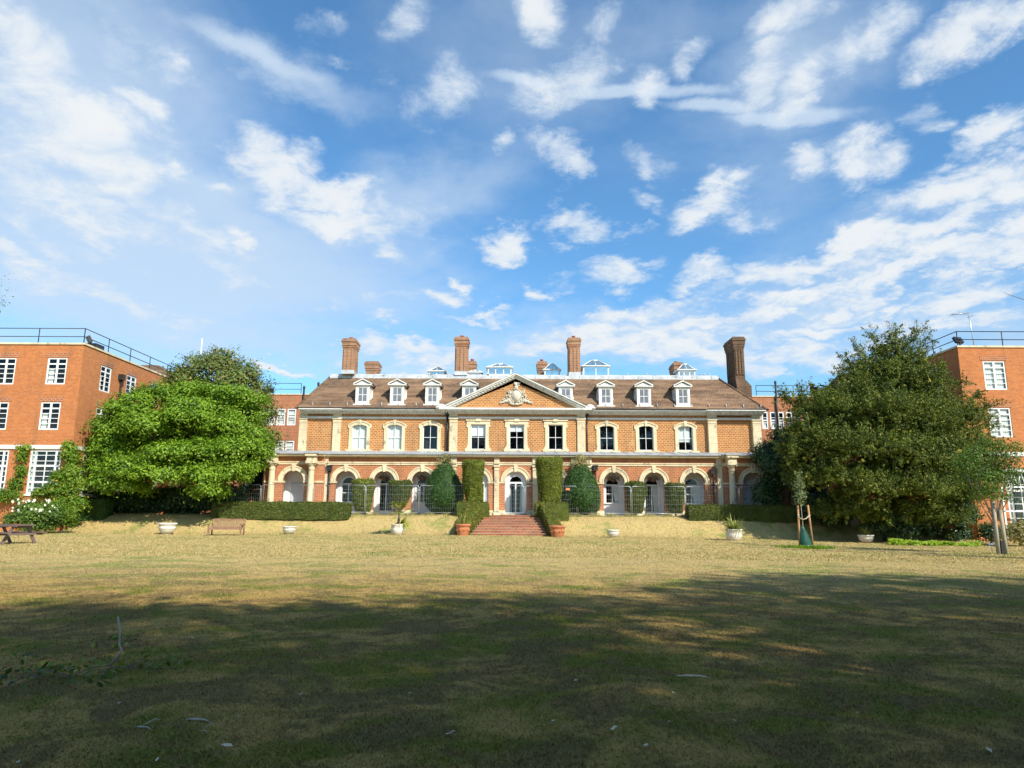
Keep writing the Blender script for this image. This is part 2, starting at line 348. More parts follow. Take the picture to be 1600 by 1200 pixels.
# ------------------------------------------------------------------ world
SUN_AZ, SUN_EL = R(38), R(38.5)   # right of straight-behind
def world():
    w = bpy.data.worlds.new('World'); SC.world = w; w.use_nodes = True; nt = w.node_tree; nt.nodes.clear()
    out = N_(nt, 'OutputWorld'); bg = N_(nt, 'Background'); L_(nt, bg.outputs[0], out.inputs[0])
    sky = N_(nt, 'TexSky'); sky.sky_type = 'NISHITA'; sky.sun_disc = False; sky.sun_elevation = SUN_EL; sky.sun_rotation = PI-SUN_AZ
    sky.air_density = 1.0; sky.dust_density = .6; sky.ozone_density = 2.2
    STR = .13
    skyc = mixc(nt, 1.0, sky.outputs[0], SKY_TINT, 'MULTIPLY')
    d = N_(nt, 'TexCoord').outputs['Generated']; sp = N_(nt, 'SeparateXYZ'); L_(nt, d, sp.inputs[0])
    az = mathn(nt, 'MULTIPLY', mathn(nt, 'ARCTAN2', sp.outputs[0], sp.outputs[1]), 180/PI)
    el = mathn(nt, 'MULTIPLY', mathn(nt, 'ARCSINE', sp.outputs[2]), 180/PI)
    cb = N_(nt, 'CombineXYZ'); L_(nt, az, cb.inputs[0]); L_(nt, el, cb.inputs[1])
    # cloud-deck coordinates for texture detail
    zz = mathn(nt, 'ADD', mathn(nt, 'MAXIMUM', sp.outputs[2], 0), .22)
    cp = N_(nt, 'CombineXYZ'); L_(nt, mathn(nt, 'DIVIDE', sp.outputs[0], zz), cp.inputs[0]); L_(nt, mathn(nt, 'DIVIDE', sp.outputs[1], zz), cp.inputs[1])
    wn = noise(nt, cp.outputs[0], 4.5, 7, .62, out=1)
    sub = N_(nt, 'VectorMath', operation='SUBTRACT'); L_(nt, wn, sub.inputs[0]); sub.inputs[1].default_value = (.5, .5, .5)
    sc = N_(nt, 'VectorMath', operation='SCALE'); L_(nt, sub.outputs[0], sc.inputs[0]); sc.inputs['Scale'].default_value = 8.5
    ad = N_(nt, 'VectorMath', operation='ADD'); L_(nt, cb.outputs[0], ad.inputs[0]); L_(nt, sc.outputs[0], ad.inputs[1])
    sc2 = N_(nt, 'VectorMath', operation='SCALE'); L_(nt, sub.outputs[0], sc2.inputs[0]); sc2.inputs['Scale'].default_value = 2.2
    ad2 = N_(nt, 'VectorMath', operation='ADD'); L_(nt, cb.outputs[0], ad2.inputs[0]); L_(nt, sc2.outputs[0], ad2.inputs[1])
    def deg(px, py):
        u, f, v = ray(px, py); return math.degrees(math.atan2(u, f)), math.degrees(math.atan2(v, math.hypot(u, f)))
    tot = None; totv = None; tt = None; last = None
    def xyz(v): s_ = N_(nt, 'SeparateXYZ'); L_(nt, v.outputs[0], s_.inputs[0]); return s_
    s1 = xyz(ad); s2 = xyz(ad2)
    for px, py, rx, ry, rot, wt, kind in CLOUDS:
        a, e = deg(px, py); k = math.cos(R(e))
        mp = N_(nt, 'Mapping'); mp.vector_type = 'TEXTURE'; mp.inputs['Location'].default_value = (a, e, 0); mp.inputs['Rotation'].default_value = (0, 0, R(rot))
        mp.inputs['Scale'].default_value = (rx*.05*1.5, ry*.05*1.5, 1) if kind != 't' else (rx*.05, ry*.05, 1)
        ss = s2 if kind == 't' else s1; cv = N_(nt, 'CombineXYZ'); L_(nt, ss.outputs[0], cv.inputs[0]); L_(nt, ss.outputs[1], cv.inputs[1])
        if last is not None: L_(nt, last, cv.inputs[2])   # chained so that few values are alive at once
        L_(nt, cv.outputs[0], mp.inputs[0]); ln = N_(nt, 'VectorMath', operation='LENGTH')
        # flatten z
        fl = N_(nt, 'VectorMath', operation='MULTIPLY'); L_(nt, mp.outputs[0], fl.inputs[0]); fl.inputs[1].default_value = (1, 1, 0); L_(nt, fl.outputs[0], ln.inputs[0])
        v = maprange(nt, ln.outputs['Value'], .1 if kind == 'c' else 0, 1.2, wt, 0)
        if kind == 'c': tot = v if tot is None else mathn(nt, 'MAXIMUM', tot, v)
        elif kind == 'v': totv = v if totv is None else mathn(nt, 'MAXIMUM', totv, v)
        else: tt = v if tt is None else mathn(nt, 'MAXIMUM', tt, v)
        last = {'c': tot, 'v': totv, 't': tt}[kind]
    fb = noise(nt, cp.outputs[0], 8.5, 9, .64, dist=.35); fb2 = noise(nt, cp.outputs[0], 2.2, 8, .6, dist=.2)
    back = mathn(nt, 'GREATER_THAN', 0, sp.outputs[1])
    # generic clouds for the half of the sky behind the camera
    gen = mathn(nt, 'MULTIPLY', maprange(nt, fb2, .45, .62, 0, .9), back)
    D = mathn(nt, 'ADD', mathn(nt, 'MAXIMUM', tot, gen), mathn(nt, 'MULTIPLY', mathn(nt, 'SUBTRACT', fb, .5), 1.9))
    mask = mathn(nt, 'MULTIPLY', maprange(nt, D, .22, .98), .93)
    V = mathn(nt, 'ADD', totv, mathn(nt, 'MULTIPLY', mathn(nt, 'SUBTRACT', fb2, .5), .9))
    veil = mathn(nt, 'MULTIPLY', maprange(nt, V, .02, .9), .78)
    m = mathn(nt, 'SUBTRACT', 1, mathn(nt, 'MULTIPLY', mathn(nt, 'SUBTRACT', 1, mask), mathn(nt, 'SUBTRACT', 1, veil)))
    tm = maprange(nt, mathn(nt, 'ADD', tt, mathn(nt, 'MULTIPLY', mathn(nt, 'SUBTRACT', fb, .5), 1.2)), .12, .85, 0, .75)
    m = mathn(nt, 'SUBTRACT', 1, mathn(nt, 'MULTIPLY', mathn(nt, 'SUBTRACT', 1, m), mathn(nt, 'SUBTRACT', 1, tm)))
    thick = mathn(nt, 'MULTIPLY', maprange(nt, mathn(nt, 'ADD', D, mathn(nt, 'MULTIPLY', fb2, .3)), .5, 1.35), 1)
    cc = mixc(nt, thick, CLOUD_A, CLOUD_B)
    cc = mixc(nt, 1.0, cc, (CLOUD_K/STR,)*3, 'MULTIPLY')
    L_(nt, mixc(nt, m, skyc, cc), bg.inputs[0]); bg.inputs[1].default_value = STR
SKY_TINT = (.62, .99, 1.15); CLOUD_A = (.66, .80, .96); CLOUD_B = (.92, .95, .97); CLOUD_K = .70
CLOUDS = [
 (420,270,85,48,-15,1.0,'c'),(515,305,75,32,-8,1.0,'c'),(540,352,85,40,-8,1.05,'c'),(378,378,30,16,0,.8,'c'),(350,312,22,14,0,.7,'c'),(470,243,40,28,0,.8,'c'),
 (230,180,55,26,-12,.85,'c'),(130,225,120,55,-15,.95,'c'),(50,140,95,100,0,.8,'c'),(30,50,70,60,0,.7,'c'),(70,300,110,40,-8,.7,'c'),(20,400,60,25,-10,.9,'c'),(245,262,40,14,0,.7,'c'),
 (795,385,36,28,0,1.05,'c'),(900,362,52,24,-8,.9,'c'),(700,457,32,15,0,.85,'c'),(850,460,34,16,0,.85,'c'),(742,496,60,11,-3,.8,'c'),(985,362,30,14,0,.6,'c'),(890,400,25,12,0,.55,'c'),
 (865,240,75,32,-25,.85,'c'),(915,268,45,22,-10,.8,'c'),(885,120,90,36,25,.8,'c'),(1010,145,34,38,0,.85,'c'),(830,25,45,38,0,.85,'c'),(700,135,60,42,30,.65,'c'),(500,40,50,28,10,.6,'c'),(950,20,50,22,30,.55,'c'),
 (1190,120,70,32,35,.8,'c'),(1300,80,120,34,28,.85,'c'),(1370,40,60,30,20,.7,'c'),(1510,45,70,42,20,1.0,'c'),(1590,20,50,30,0,.9,'c'),(1110,312,65,30,20,1.0,'c'),(1020,262,45,22,-20,.6,'c'),(1340,250,55,34,-20,.85,'c'),(1260,235,30,28,-30,.75,'c'),(1550,205,60,22,20,.85,'c'),
 (1510,290,115,34,5,1.05,'c'),(1590,310,50,28,0,1.0,'c'),(1310,395,110,22,12,.95,'c'),(1450,365,130,22,12,.95,'c'),(1090,425,70,24,8,.9,'c'),(1190,420,50,20,10,.8,'c'),
 (1250,468,190,17,14,.95,'c'),(1440,422,170,19,14,1.0,'c'),(1565,395,110,24,12,1.0,'c'),(1000,490,130,24,14,.85,'c'),(1120,502,140,20,8,.9,'c'),(1330,500,190,17,10,.9,'c'),(1510,470,130,20,12,.9,'c'),(1480,520,150,14,6,.8,'c'),
 (930,535,160,26,2,.95,'c'),(1080,545,140,22,2,.95,'c'),(640,555,130,22,4,.85,'c'),(590,510,30,10,0,.6,'c'),(435,583,55,12,-2,1.05,'c'),(1240,560,160,22,0,.8,'c'),
 (980,143,230,15,-5,1.0,'t'),(1230,180,150,17,-8,1.15,'t'),(820,126,120,14,-6,.8,'t'),(400,85,190,22,-9,.7,'t'),(1110,165,110,15,-9,1.0,'t'),
 (100,120,230,200,0,.75,'v'),(60,330,200,160,0,.85,'v'),(150,430,330,120,-8,.95,'v'),(380,450,300,100,0,.8,'v'),(300,520,330,70,0,.8,'v'),(650,320,200,70,25,.62,'v'),(560,420,180,70,20,.6,'v'),
 (420,90,200,30,-10,.6,'v'),(830,100,330,110,0,.42,'v'),(1000,40,400,60,0,.4,'v'),(1240,100,200,90,20,.55,'v'),(1180,260,180,80,0,.35,'v'),(1300,480,330,100,10,.55,'v'),(1500,420,200,110,10,.5,'v'),(1000,530,420,60,0,.6,'v'),(640,570,300,50,0,.6,'v'),(1500,520,250,60,0,.6,'v'),(250,400,420,130,-6,.95,'v'),(330,330,260,60,-20,.8,'v'),(120,260,200,120,0,.9,'v'),
 (170,60,70,30,-30,.6,'c'),(260,110,50,24,-30,.55,'c'),(110,320,110,30,-20,.8,'c'),(60,355,80,24,-15,.7,'c'),(250,340,90,26,-20,.6,'c'),(330,405,110,22,-8,.55,'c'),(180,470,150,26,-5,.6,'c'),(90,440,90,20,0,.6,'c'),(610,360,90,36,10,.55,'c'),(640,30,50,26,20,.6,'c'),(1080,80,60,26,30,.6,'c'),(1230,20,70,30,20,.7,'c'),(1180,330,60,18,10,.6,'c'),(1450,180,40,24,20,.5,'c'),(600,120,50,22,0,.4,'c'),(1000,310,30,16,0,.5,'c'),(775,210,28,18,0,.6,'c'),(950,430,90,20,10,.7,'c'),(570,480,120,18,10,.45,'c'),
]
world()
sl = bpy.data.lights.new('sun', 'SUN'); sl.energy = 4.6; sl.angle = R(.53); sl.color = (1, .945, .83)
so = bpy.data.objects.new('sun', sl); COL.objects.link(so)
sd = Vector((math.sin(SUN_AZ)*math.cos(SUN_EL), -math.cos(SUN_AZ)*math.cos(SUN_EL), math.sin(SUN_EL)))
so.rotation_euler = sd.to_track_quat('Z', 'Y').to_euler(); so.location = sd*60
cam = bpy.data.cameras.new('camera'); cam.sensor_width = 36; cam.lens = FPX/1600*36; cam.clip_end = 3000; cam.clip_start = .1
co_ = bpy.data.objects.new('camera', cam); COL.objects.link(co_); SC.camera = co_
co_.matrix_world = Matrix.Translation((0, 0, CAMZ)) @ Matrix.Rotation(PI/2+TH, 4, 'X') @ Matrix.Rotation(ROLL, 4, 'Z')
SC.view_settings.view_transform = 'Standard'; SC.view_settings.look = 'None'; SC.view_settings.exposure = .46; SC.view_settings.gamma = 1
# ------------------------------------------------------------------ ground
def make_lawn():
    xs = np.concatenate([np.linspace(-900, -70, 12)[:-1], np.arange(-70, 70, .5), np.linspace(70, 900, 12)])
    ys = np.concatenate([np.linspace(-600, -30, 10)[:-1], np.arange(-30, 75, .35), np.linspace(75, 1500, 14)])
    X, Y = np.meshgrid(xs, ys); Z = ground(X, Y)
    near = (np.abs(X) < 70) & (Y < 75) & (Y > -30); Z = np.where(near, Z, .3)
    V = np.stack([X, Y, Z], -1).reshape(-1, 3); nx = len(xs); ny = len(ys)
    i = np.arange(nx-1)[None, :]+nx*np.arange(ny-1)[:, None]; Q = np.stack([i, i+1, i+1+nx, i+nx], -1).reshape(-1, 4)
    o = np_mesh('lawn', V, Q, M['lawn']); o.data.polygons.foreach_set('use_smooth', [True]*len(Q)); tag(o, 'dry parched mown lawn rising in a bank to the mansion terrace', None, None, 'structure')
make_lawn()
def make_grass():
    n = 330000
    # density falls with distance
    y = 3.6+ (RNG.uniform(0, 1, n)**1.75)*26; x = RNG.uniform(-.80, .80, n)*(y+1.0)
    P = np.stack([x, y, ground(x, y)], -1); h = RNG.uniform(.008, .028, n)*(1+.5*(RNG.uniform(0, 1, n) > .97)); wdt = .0035+.00028*y
    az = RNG.uniform(0, 2*PI, n); lean = RNG.uniform(.3, 1.6, n)
    n2 = 150000; y2 = RNG.uniform(24, 47.8, n2); x2 = RNG.uniform(-.80, .80, n2)*(y2+1.0); y = np.concatenate([y, y2]); x = np.concatenate([x, x2]); P = np.stack([x, y, ground(x, y)], -1)
    h2 = RNG.uniform(.015, .05, n2)*(1+1.3*smooth((y2-43.6)/.8))*(1+1.2*(RNG.uniform(0, 1, n2) > .95)); h = np.concatenate([h, h2]); wdt = np.concatenate([wdt, .014+0*y2]); az = RNG.uniform(0, 2*PI, n+n2); lean = RNG.uniform(.3, 1.8, n+n2); n += n2
    s = np.stack([np.cos(az), np.sin(az), 0*az], -1)*wdt[:, None]; la = RNG.uniform(0, 2*PI, n)
    tip = P+np.stack([np.cos(la)*lean*h, np.sin(la)*lean*h, h], -1)
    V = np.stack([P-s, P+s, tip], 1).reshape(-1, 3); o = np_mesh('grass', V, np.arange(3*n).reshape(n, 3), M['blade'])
    tag(o, 'short dry and green grass blades over the near lawn', 'grass', None, 'stuff')
make_grass()
b = MB(); b.box(PX(325, 49), PX(1250, 49), 48.3, 53.4, TZ-.2, TZ+.05); tag(b.build('terrace', M['paving']), 'paved terrace along the foot of the mansion arcade', None, None, 'structure')

# ------------------------------------------------------------------ generic building pieces
def FY(Y0): return lambda a, b, d: (a, Y0+d, b)           # wall facing the camera, a = x
def FXp(X0): return lambda a, b, d: (X0-d, a, b)          # wall facing +x, a = y
def FXn(X0): return lambda a, b, d: (X0+d, a, b)          # wall facing -x
def wall(mb, F, a0, a1, b0, b1, holes, rev=.18, mi=0):
    xs = sorted({a0, a1}|{v for h in holes for v in h[:2]}); zs = sorted({b0, b1}|{v for h in holes for v in h[2:]})
    for i in range(len(xs)-1):
        for j in range(len(zs)-1):
            cx, cz = (xs[i]+xs[i+1])/2, (zs[j]+zs[j+1])/2
            if any(h[0] < cx < h[1] and h[2] < cz < h[3] for h in holes): continue
            mb.add([F(xs[i], zs[j], 0), F(xs[i+1], zs[j], 0), F(xs[i+1], zs[j+1], 0), F(xs[i], zs[j+1], 0)], [(0, 1, 2, 3)], mi)
    for h in holes:
        c = [(h[0], h[2]), (h[1], h[2]), (h[1], h[3]), (h[0], h[3])]
        for k in range(4):
            p, q = c[k], c[(k+1) % 4]
            mb.add([F(*p, 0), F(*q, 0), F(*q, rev), F(*p, rev)], [(0, 1, 2, 3)], mi)
def window(F, parent, off, a0, a1, b0, b1, cols, rows, fw=.07, bw=.03, d=.10, blind=None, mull=None, transom=None, pane='glass', name='window', thick=.05):
    """rows = list of relative bar heights; returns window object (> pane, blind)."""
    m = MB(); m.frame(F, a0, a1, b0, b1, fw, d, d+thick)
    A0, A1, B0, B1 = a0+fw, a1-fw, b0+fw, b1-fw
    for k in range(1, cols):
        x = A0+(A1-A0)*k/cols; w = mull or bw; m.boxf(F, x-w/2, x+w/2, B0, B1, d+.004, d+thick-.006)
    for r in rows:
        z = B0+(B1-B0)*r; m.boxf(F, A0, A1, z-bw/2, z+bw/2, d+.008, d+thick-.010)
    if transom:
        z = B0+(B1-B0)*transom; m.boxf(F, A0, A1, z-fw/2, z+fw/2, d-.004, d+thick-.002)
    o = m.build(name, M['whitewood'], parent, off)
    p = MB(); p.add([F(A0, B0, d+thick/2), F(A1, B0, d+thick/2), F(A1, B1, d+thick/2), F(A0, B1, d+thick/2)], [(0, 1, 2, 3)]); p.build('pane', M[pane], o, off)
    if blind:
        kind, z0, z1 = blind[:3]; x0, x1 = (blind[3:5] if len(blind) > 3 else (0, 1)); q = MB()
        za, zb = B0+(B1-B0)*z0, B0+(B1-B0)*z1; xa, xb = A0+(A1-A0)*x0, A0+(A1-A0)*x1; nn = 15
        V = []
        for i in range(nn+1):
            x = xa+(xb-xa)*i/nn; dd = d+thick+.06+(.018*(i % 2) if kind == 'curtain' else 0)
            V += [F(x, za, dd), F(x, zb, dd)]
        q.add(V, [(2*i, 2*i+2, 2*i+3, 2*i+1) for i in range(nn)]); q.build(kind if kind == 'blind' else 'curtain', M[kind], o, off, recalc=False)
    return o
def arc(ca, cz, r, n=16, a0=180, a1=0): return [(ca+r*math.cos(R(a0+(a1-a0)*i/n)), cz+r*math.sin(R(a0+(a1-a0)*i/n))) for i in range(n+1)]
def downpipe(parent, off, x, y, z0, z1, hopper=True, sx=1):
    m = MB(); m.tube([(x, y, z0), (x, y, z1)], .06, 8)
    if hopper: m.box(x-.16, x+.16, y-.14, y+.12, z1, z1+.32); m.box(x-.2, x+.2, y-.18, y+.14, z1+.32, z1+.38)
    zz = z0+.5
    while zz < z1: m.box(x-.1, x+.1, y-.08, y+.1, zz, zz+.06); zz += 1.6
    return m.build('downpipe', M['dark'], parent, off)
def railing(parent, off, pts, h=1.05, step=2.9, name='railing'):
    m = MB()
    for (p, q) in zip(pts[:-1], pts[1:]):
        p, q = Vector(p), Vector(q)
        for zz in (h*.45, h): m.tube([p+Vector((0, 0, zz)), q+Vector((0, 0, zz))], .028, 6)
        n = max(1, round((q-p).length/step))
        for i in range(n+1): s = p.lerp(q, i/n); m.tube([s, s+Vector((0, 0, h))], .03, 6)
    return m.build(name, M['dark'], parent, off)
def floodlight(parent, off, x, y, z, rz=0, tilt=.6):
    m = MB(); m.box(-.04, .04, -.04, .04, 0, .45); V0 = len(m.v)
    m.box(-.32, .32, -.08, .10, .25, .70)
    c, s = math.cos(rz), math.sin(rz); ct, st = math.cos(tilt), math.sin(tilt); nv = []
    for i, (a, b_, d) in enumerate(m.v):
        if i >= V0: b2 = b_*ct-(d-.25)*st; d = .25+b_*st+(d-.25)*ct; b_ = b2
        nv.append((x+a*c-b_*s, y+a*s+b_*c, z+d))
    m.v = nv; return m.build('floodlight', M['dark'], parent, off)

# ------------------------------------------------------------------ mansion
Y0, YU, YR = 50.0, 52.5, 51.0
MO = (PX(806, 50), 50, TZ); mansion = empty('mansion', MO)
tag(mansion, 'wide two-storey brick mansion with a cream arcade, pediment, dormers and tall chimneys', 'mansion')
def P(mb, name, mat, parent=mansion, **k): return mb.build(name, M[mat] if isinstance(mat, str) else mat, parent, MO, **k)
F0 = FY(Y0); FU = FY(YU)
zs, zstr0, zstr1, zc0, zc1 = H(753.5, 50), H(727.5, 50), H(723.5, 50), H(715.5, 50), H(711.5, 50)
ri, ro = .75, 1.03
LB = [540.4, 600.3, 659.8]; RB = [959.4, 1021.8, 1085]; CBY = 49.75
xb = lambda p: PX(p, 50, 750)
arches = []   # (centre x, x0, x1, front Y)
LE = xb(415); RE = xb(1232)
segL = [xb(508), xb(570), xb(630), xb(702)]
for i in range(3): arches.append((xb(LB[i]), segL[i], segL[i+1], 50.0))
segC = [xb(702), xb(776.3), xb(836.3), xb(908)]
for c, i in ((746.5, 0), (805.8, 1), (865, 2)): arches.append((xb(c), segC[i], segC[i+1], CBY))
segR = [xb(908), xb(990.5), xb(1053), xb(1128)]
for i in range(3): arches.append((xb(RB[i]), segR[i], segR[i+1], 50.0))
arches.append((xb(460), LE, xb(508), CBY)); arches.append((xb(1175), xb(1128), RE, CBY))
aw = MB()
for cx, xa, xz, yy in arches:
    F = FY(yy); T = .42
    for (p, q) in ((xa, cx-ri), (cx+ri, xz)):
        aw.boxf(F, p, q, TZ+.05, zs, 0, T)
        pa, qa = (p+.002, q+.035) if q < cx else (p-.035, q-.002)
        plinth = MB(); plinth.boxf(F, pa, qa, TZ+.04, TZ+.38, -.05, T+.05); P(plinth, 'plinth', 'stone')
        impost = MB(); impost.boxf(F, p-(.0 if q < cx else .05), q+(.05 if q < cx else 0), zs-.10, zs+.02, -.06, T+.04); P(impost, 'impost', 'stone')
        aw.boxf(F, p, q, zs, zstr0, 0, T)
    A = arc(cx, zs, ri, 20)
    for i in range(20):
        (x0, z0), (x1, z1) = A[i], A[i+1]
        V = [F(x0, z0, 0), F(x1, z1, 0), F(x1, zstr0, 0), F(x0, zstr0, 0), F(x0, z0, T), F(x1, z1, T), F(x1, zstr0, T), F(x0, zstr0, T)]
        aw.add(V, [(0, 1, 2, 3), (4, 7, 6, 5), (0, 4, 5, 1)])
    sr = MB(); sr.strip(F, arc(cx, zs+.02, ro, 20), arc(cx, zs+.02, ri-.02, 20), -.06, .05); sr.strip(F, arc(cx, zs+.02, ro+.03, 20), arc(cx, zs+.02, ro-.06, 20), -.10, -.055)
    sr.strip(F, arc(cx, zs+.02, ri+.07, 20), arc(cx, zs+.02, ri-.015, 20), -.085, -.055)
    sr.prism(F, [(cx-.09, zs+ri-.06), (cx+.09, zs+ri-.06), (cx+.14, zstr0+.01), (cx-.14, zstr0+.01)], -.15, .02)
    P(sr, 'arch_surround', 'stone')
P(aw, 'arcade_wall', 'brick_low')
# entablature: string, brick frieze, cornice, breaking forward over centre and ends
en = MB(); fr = MB(); lr = MB()
for xa, xz, yy in ((LE-.1, xb(508), CBY), (xb(508), xb(702), 50.0), (xb(702), xb(908), CBY), (xb(908), xb(1128), 50.0), (xb(1128), RE+.1, CBY)):
    F = FY(yy)
    en.boxf(F, xa, xz, zstr0, zstr1, -.05, .45); en.boxf(F, xa, xz, zstr1-.05, zstr1+.03, -.09, -.052)
    fr.boxf(F, xa+.002, xz-.002, zstr1, zc0, 0, .42)
    en.boxf(F, xa, xz, zc0, zc0+.06, -.18, .45); en.boxf(F, xa-.02, xz+.02, zc0+.06, zc1, -.36, .45)
    zt = H(705.5, YU)
    V = [F(xa-.06, zc1+.003, -.46), F(xz+.06, zc1+.003, -.46), F(xz+.06, zc1+.10, -.46), F(xa-.06, zc1+.10, -.46), (xz+.06, YU-.02, zt), (xa-.06, YU-.02, zt), (xz+.06, YU-.02, zc1), (xa-.06, YU-.02, zc1)]
    lr.add(V, [(0, 1, 2, 3), (3, 2, 4, 5), (0, 1, 6, 7), (0, 3, 5, 7), (1, 2, 4, 6)])
    nseam = int((xz-xa)/.8)
    for k in range(1, nseam):
        x = xa+(xz-xa)*k/nseam; lr.tube([(x, yy-.47, zc1+.06), (x, yy-.44, zc1+.11), (x, YU-.03, zt+.01)], .025, 5)
P(en, 'entablature', 'stone'); P(fr, 'frieze', 'brick_low'); P(lr, 'arcade_roof', 'lead')
# side arches of the loggia (returns) with brick wall above
sd_ = MB()
for X_, s in ((LE, 1), (RE, -1)):
    sd_ = MB(); x0, x1 = (X_, X_+.4) if s > 0 else (X_-.4, X_)
    sd_.box(x0, x1, 50.18, 52.9, zs+ri+.1, zc0); sd_.box(x0, x1, 52.2, 52.9, TZ+.05, zs+ri+.1)
    P(sd_, 'side_wall', 'brick_low')
st = MB()
for X_ in (LE, RE):
    st = MB(); s = -1 if X_ == LE else 1
    xa_, xz_ = sorted((X_, X_+s*.36)); st.box(xa_-.1, xz_+.1, 49.4, 52.9, zc0+.06, zc1-.004)
    lx = sorted((X_+s*.3, X_+s*.46)); P(st, 'side_cornice', 'stone')
# columns and pilasters
def column(x, y, w=.24):
    m = MB(); m.lathe([(w*1.35, 0), (w*1.35, .12), (w*1.15, .14), (w*1.25, .22), (w*1.02, .3), (w, .34), (w*1.0, 1.2), (w*.86, 2.9), (w*.84, zstr0-TZ-.45), (w*1.0, zstr0-TZ-.42), (w*.9, zstr0-TZ-.36), (w*.9, zstr0-TZ-.2), (w*1.2, zstr0-TZ-.12), (w*1.35, zstr0-TZ-.1), (w*1.35, zstr0-TZ)], x, y, TZ+.05, 18)
    m.box(x-w*1.3, x+w*1.3, y-w*1.3, y+w*1.3, zstr0+.052, zc0-.002); m.box(x-w*1.5, x+w*1.5, y-w*1.5, y+w*1.5, zstr0+.048, zstr1+.05)
    m.box(x-w*1.7, x+w*1.7, y-w*1.9, y+w*1.3, zc0, zc1-.003)
    return P(m, 'column', 'stone')
for p, y in ((426, 49.35), (487.5, 49.35), (1142.5, 49.35), (1212, 49.35)): column(PX(p, y), y, .23)
for p, y in ((421, 50.6), (418, 52.0), (1231, 50.6), (1231, 52)): column(PX(p, y)-(.05 if p < 800 else -.05), y, .21)
for p in (426, 487.5, 1142.5, 1212): cp_ = MB(); x = PX(p, 49.35); cp_.box(x-.5, x+.5, 48.86, 49.3, zc1-.004+.006, zc1+.10); P(cp_, 'column_roof', 'lead')
def pilaster(px0, px1, F, z0, z1, zcap, py=740, Yp=50, d=.12, name='pilaster'):
    x0, x1 = PX(px0, Yp, py), PX(px1, Yp, py); m = MB(); hh = z1-z0
    n = max(3, int(hh/.42))
    for k in range(n):
        m.boxf(F, x0, x1, z0+hh*k/n+.006, z0+hh*(k+1)/n-.006, -d, .02)
    m.boxf(F, x0+.01, x1-.01, z0, z1, -d+.012, .01)
    m.boxf(F, x0-.05, x1+.05, z0, z0+.22, -d-.05, .01); m.boxf(F, x0-.05, x1+.05, z1-.12, z1, -d-.06, .01); m.boxf(F, x0-.02, x1+.02, z1-.34, z1-.28, -d-.03, .01)
    if zcap: m.boxf(F, x0-.02, x1+.02, z1+.10, zcap, -d, .01)
    return P(m, name, 'stone')
for a, b_, yy in ((504, 512.5, 50), (772.5, 780, CBY), (832.5, 840, CBY), (705, 713, CBY), (893, 902, CBY), (917, 924, 50), (1120, 1129, 50)):
    pilaster(a, b_, FY(yy), TZ+.05, zstr0, zc0, 740, yy, .14)
downpipe(mansion, MO, PX(515.5, 49.8), 49.8, TZ, H(735, 50)-.1); downpipe(mansion, MO, PX(1113, 49.8), 49.8, TZ, H(738, 50)-.1)
downpipe(mansion, MO, PX(930, 49.8), 49.8, TZ, H(733, 50)-.1)
# loggia interior: white rear wall with arched windows and french doors
FR = FY(YR); lw_ = MB(); holes = []
kinds = []
zrs = zs-.12; rr = .48
for i, (cx, xa, xz, yy) in enumerate(arches[:3]+arches[6:9]):
    door = i in (1, 4); hb = TZ+.12 if door else TZ+.95
    holes.append((cx-rr, cx+rr, hb, zrs+rr)); kinds.append((cx, hb, door))
wall(lw_, FR, LE+.4, RE-.4, TZ+.05, zc0, holes, .2); P(lw_, 'loggia_wall', 'plaster')
lc = MB(); lc.box(LE+.4, RE-.4, 50.45, YR, zc0-.05, zc0-.004)
P(lc, 'loggia_ceiling', 'plaster')
for cx, hb, door in kinds:
    m = MB()
    o_ = [(cx-rr-.14, hb)]+arc(cx, zrs, rr+.14, 16)+[(cx+rr+.14, hb)]; i_ = [(cx-rr+.04, hb)]+arc(cx, zrs, rr-.04, 16)+[(cx+rr-.04, hb)]
    m.strip(FR, o_, i_, -.05, .06); m.boxf(FR, cx-rr, cx+rr, zrs-.04, zrs+.04, -.02, .05); m.boxf(FR, cx-.03, cx+.03, hb, zrs-.04, -.015, .045)
    # spandrel fill around arch head
    A = arc(cx, zrs, rr-.04, 16)
    for k in range(16):
        (x0, z0), (x1, z1) = A[k], A[k+1]; m.add([FR(x0, z0, .05), FR(x1, z1, .05), FR(x1, zrs+rr+.01, .05), FR(x0, zrs+rr+.01, .05)], [(0, 1, 2, 3)])
    if not door:
        for k in (1,): m.boxf(FR, cx-rr, cx+rr, hb+(zrs-hb)*.5-.02, hb+(zrs-hb)*.5+.02, -.012, .04)
        m.boxf(FR, cx-rr-.2, cx+rr+.2, hb-.08, hb, -.12, .05)
    else: m.boxf(FR, cx-rr+.04, cx+rr-.04, hb, hb+.22, -.01, .045)
    w = P(m, 'french_door' if door else 'arched_window', 'whitewood')
    p = MB(); p.add([FR(cx-rr, hb, .02), FR(cx+rr, hb, .02), FR(cx+rr, zrs+rr, .02), FR(cx-rr, zrs+rr, .02)], [(0, 1, 2, 3)]); P(p, 'pane', 'glass', w)
    if cx > 0:
        q = MB(); V = []
        for k in range(9): V += [FR(cx+rr-.02-.28*k/8*1.0, hb, .12+.02*(k % 2)), FR(cx+rr-.02-.42*k/8, zrs, .12+.02*(k % 2))]
        q.add(V, [(2*k, 2*k+2, 2*k+3, 2*k+1) for k in range(8)]); P(q, 'curtain', 'curtain', w, recalc=False)
# blank grey door panels in the end bays
for cx in (arches[9][0]+.05, arches[10][0]-.1):
    m = MB(); m.boxf(FR, cx-.55, cx+.55, TZ+.06, zs-.05, -.05, -.004); m.boxf(FR, cx-.3, cx+.3, TZ+.55, TZ+.62, -.16, -.05); P(m, 'panel_door', 'greypanel')
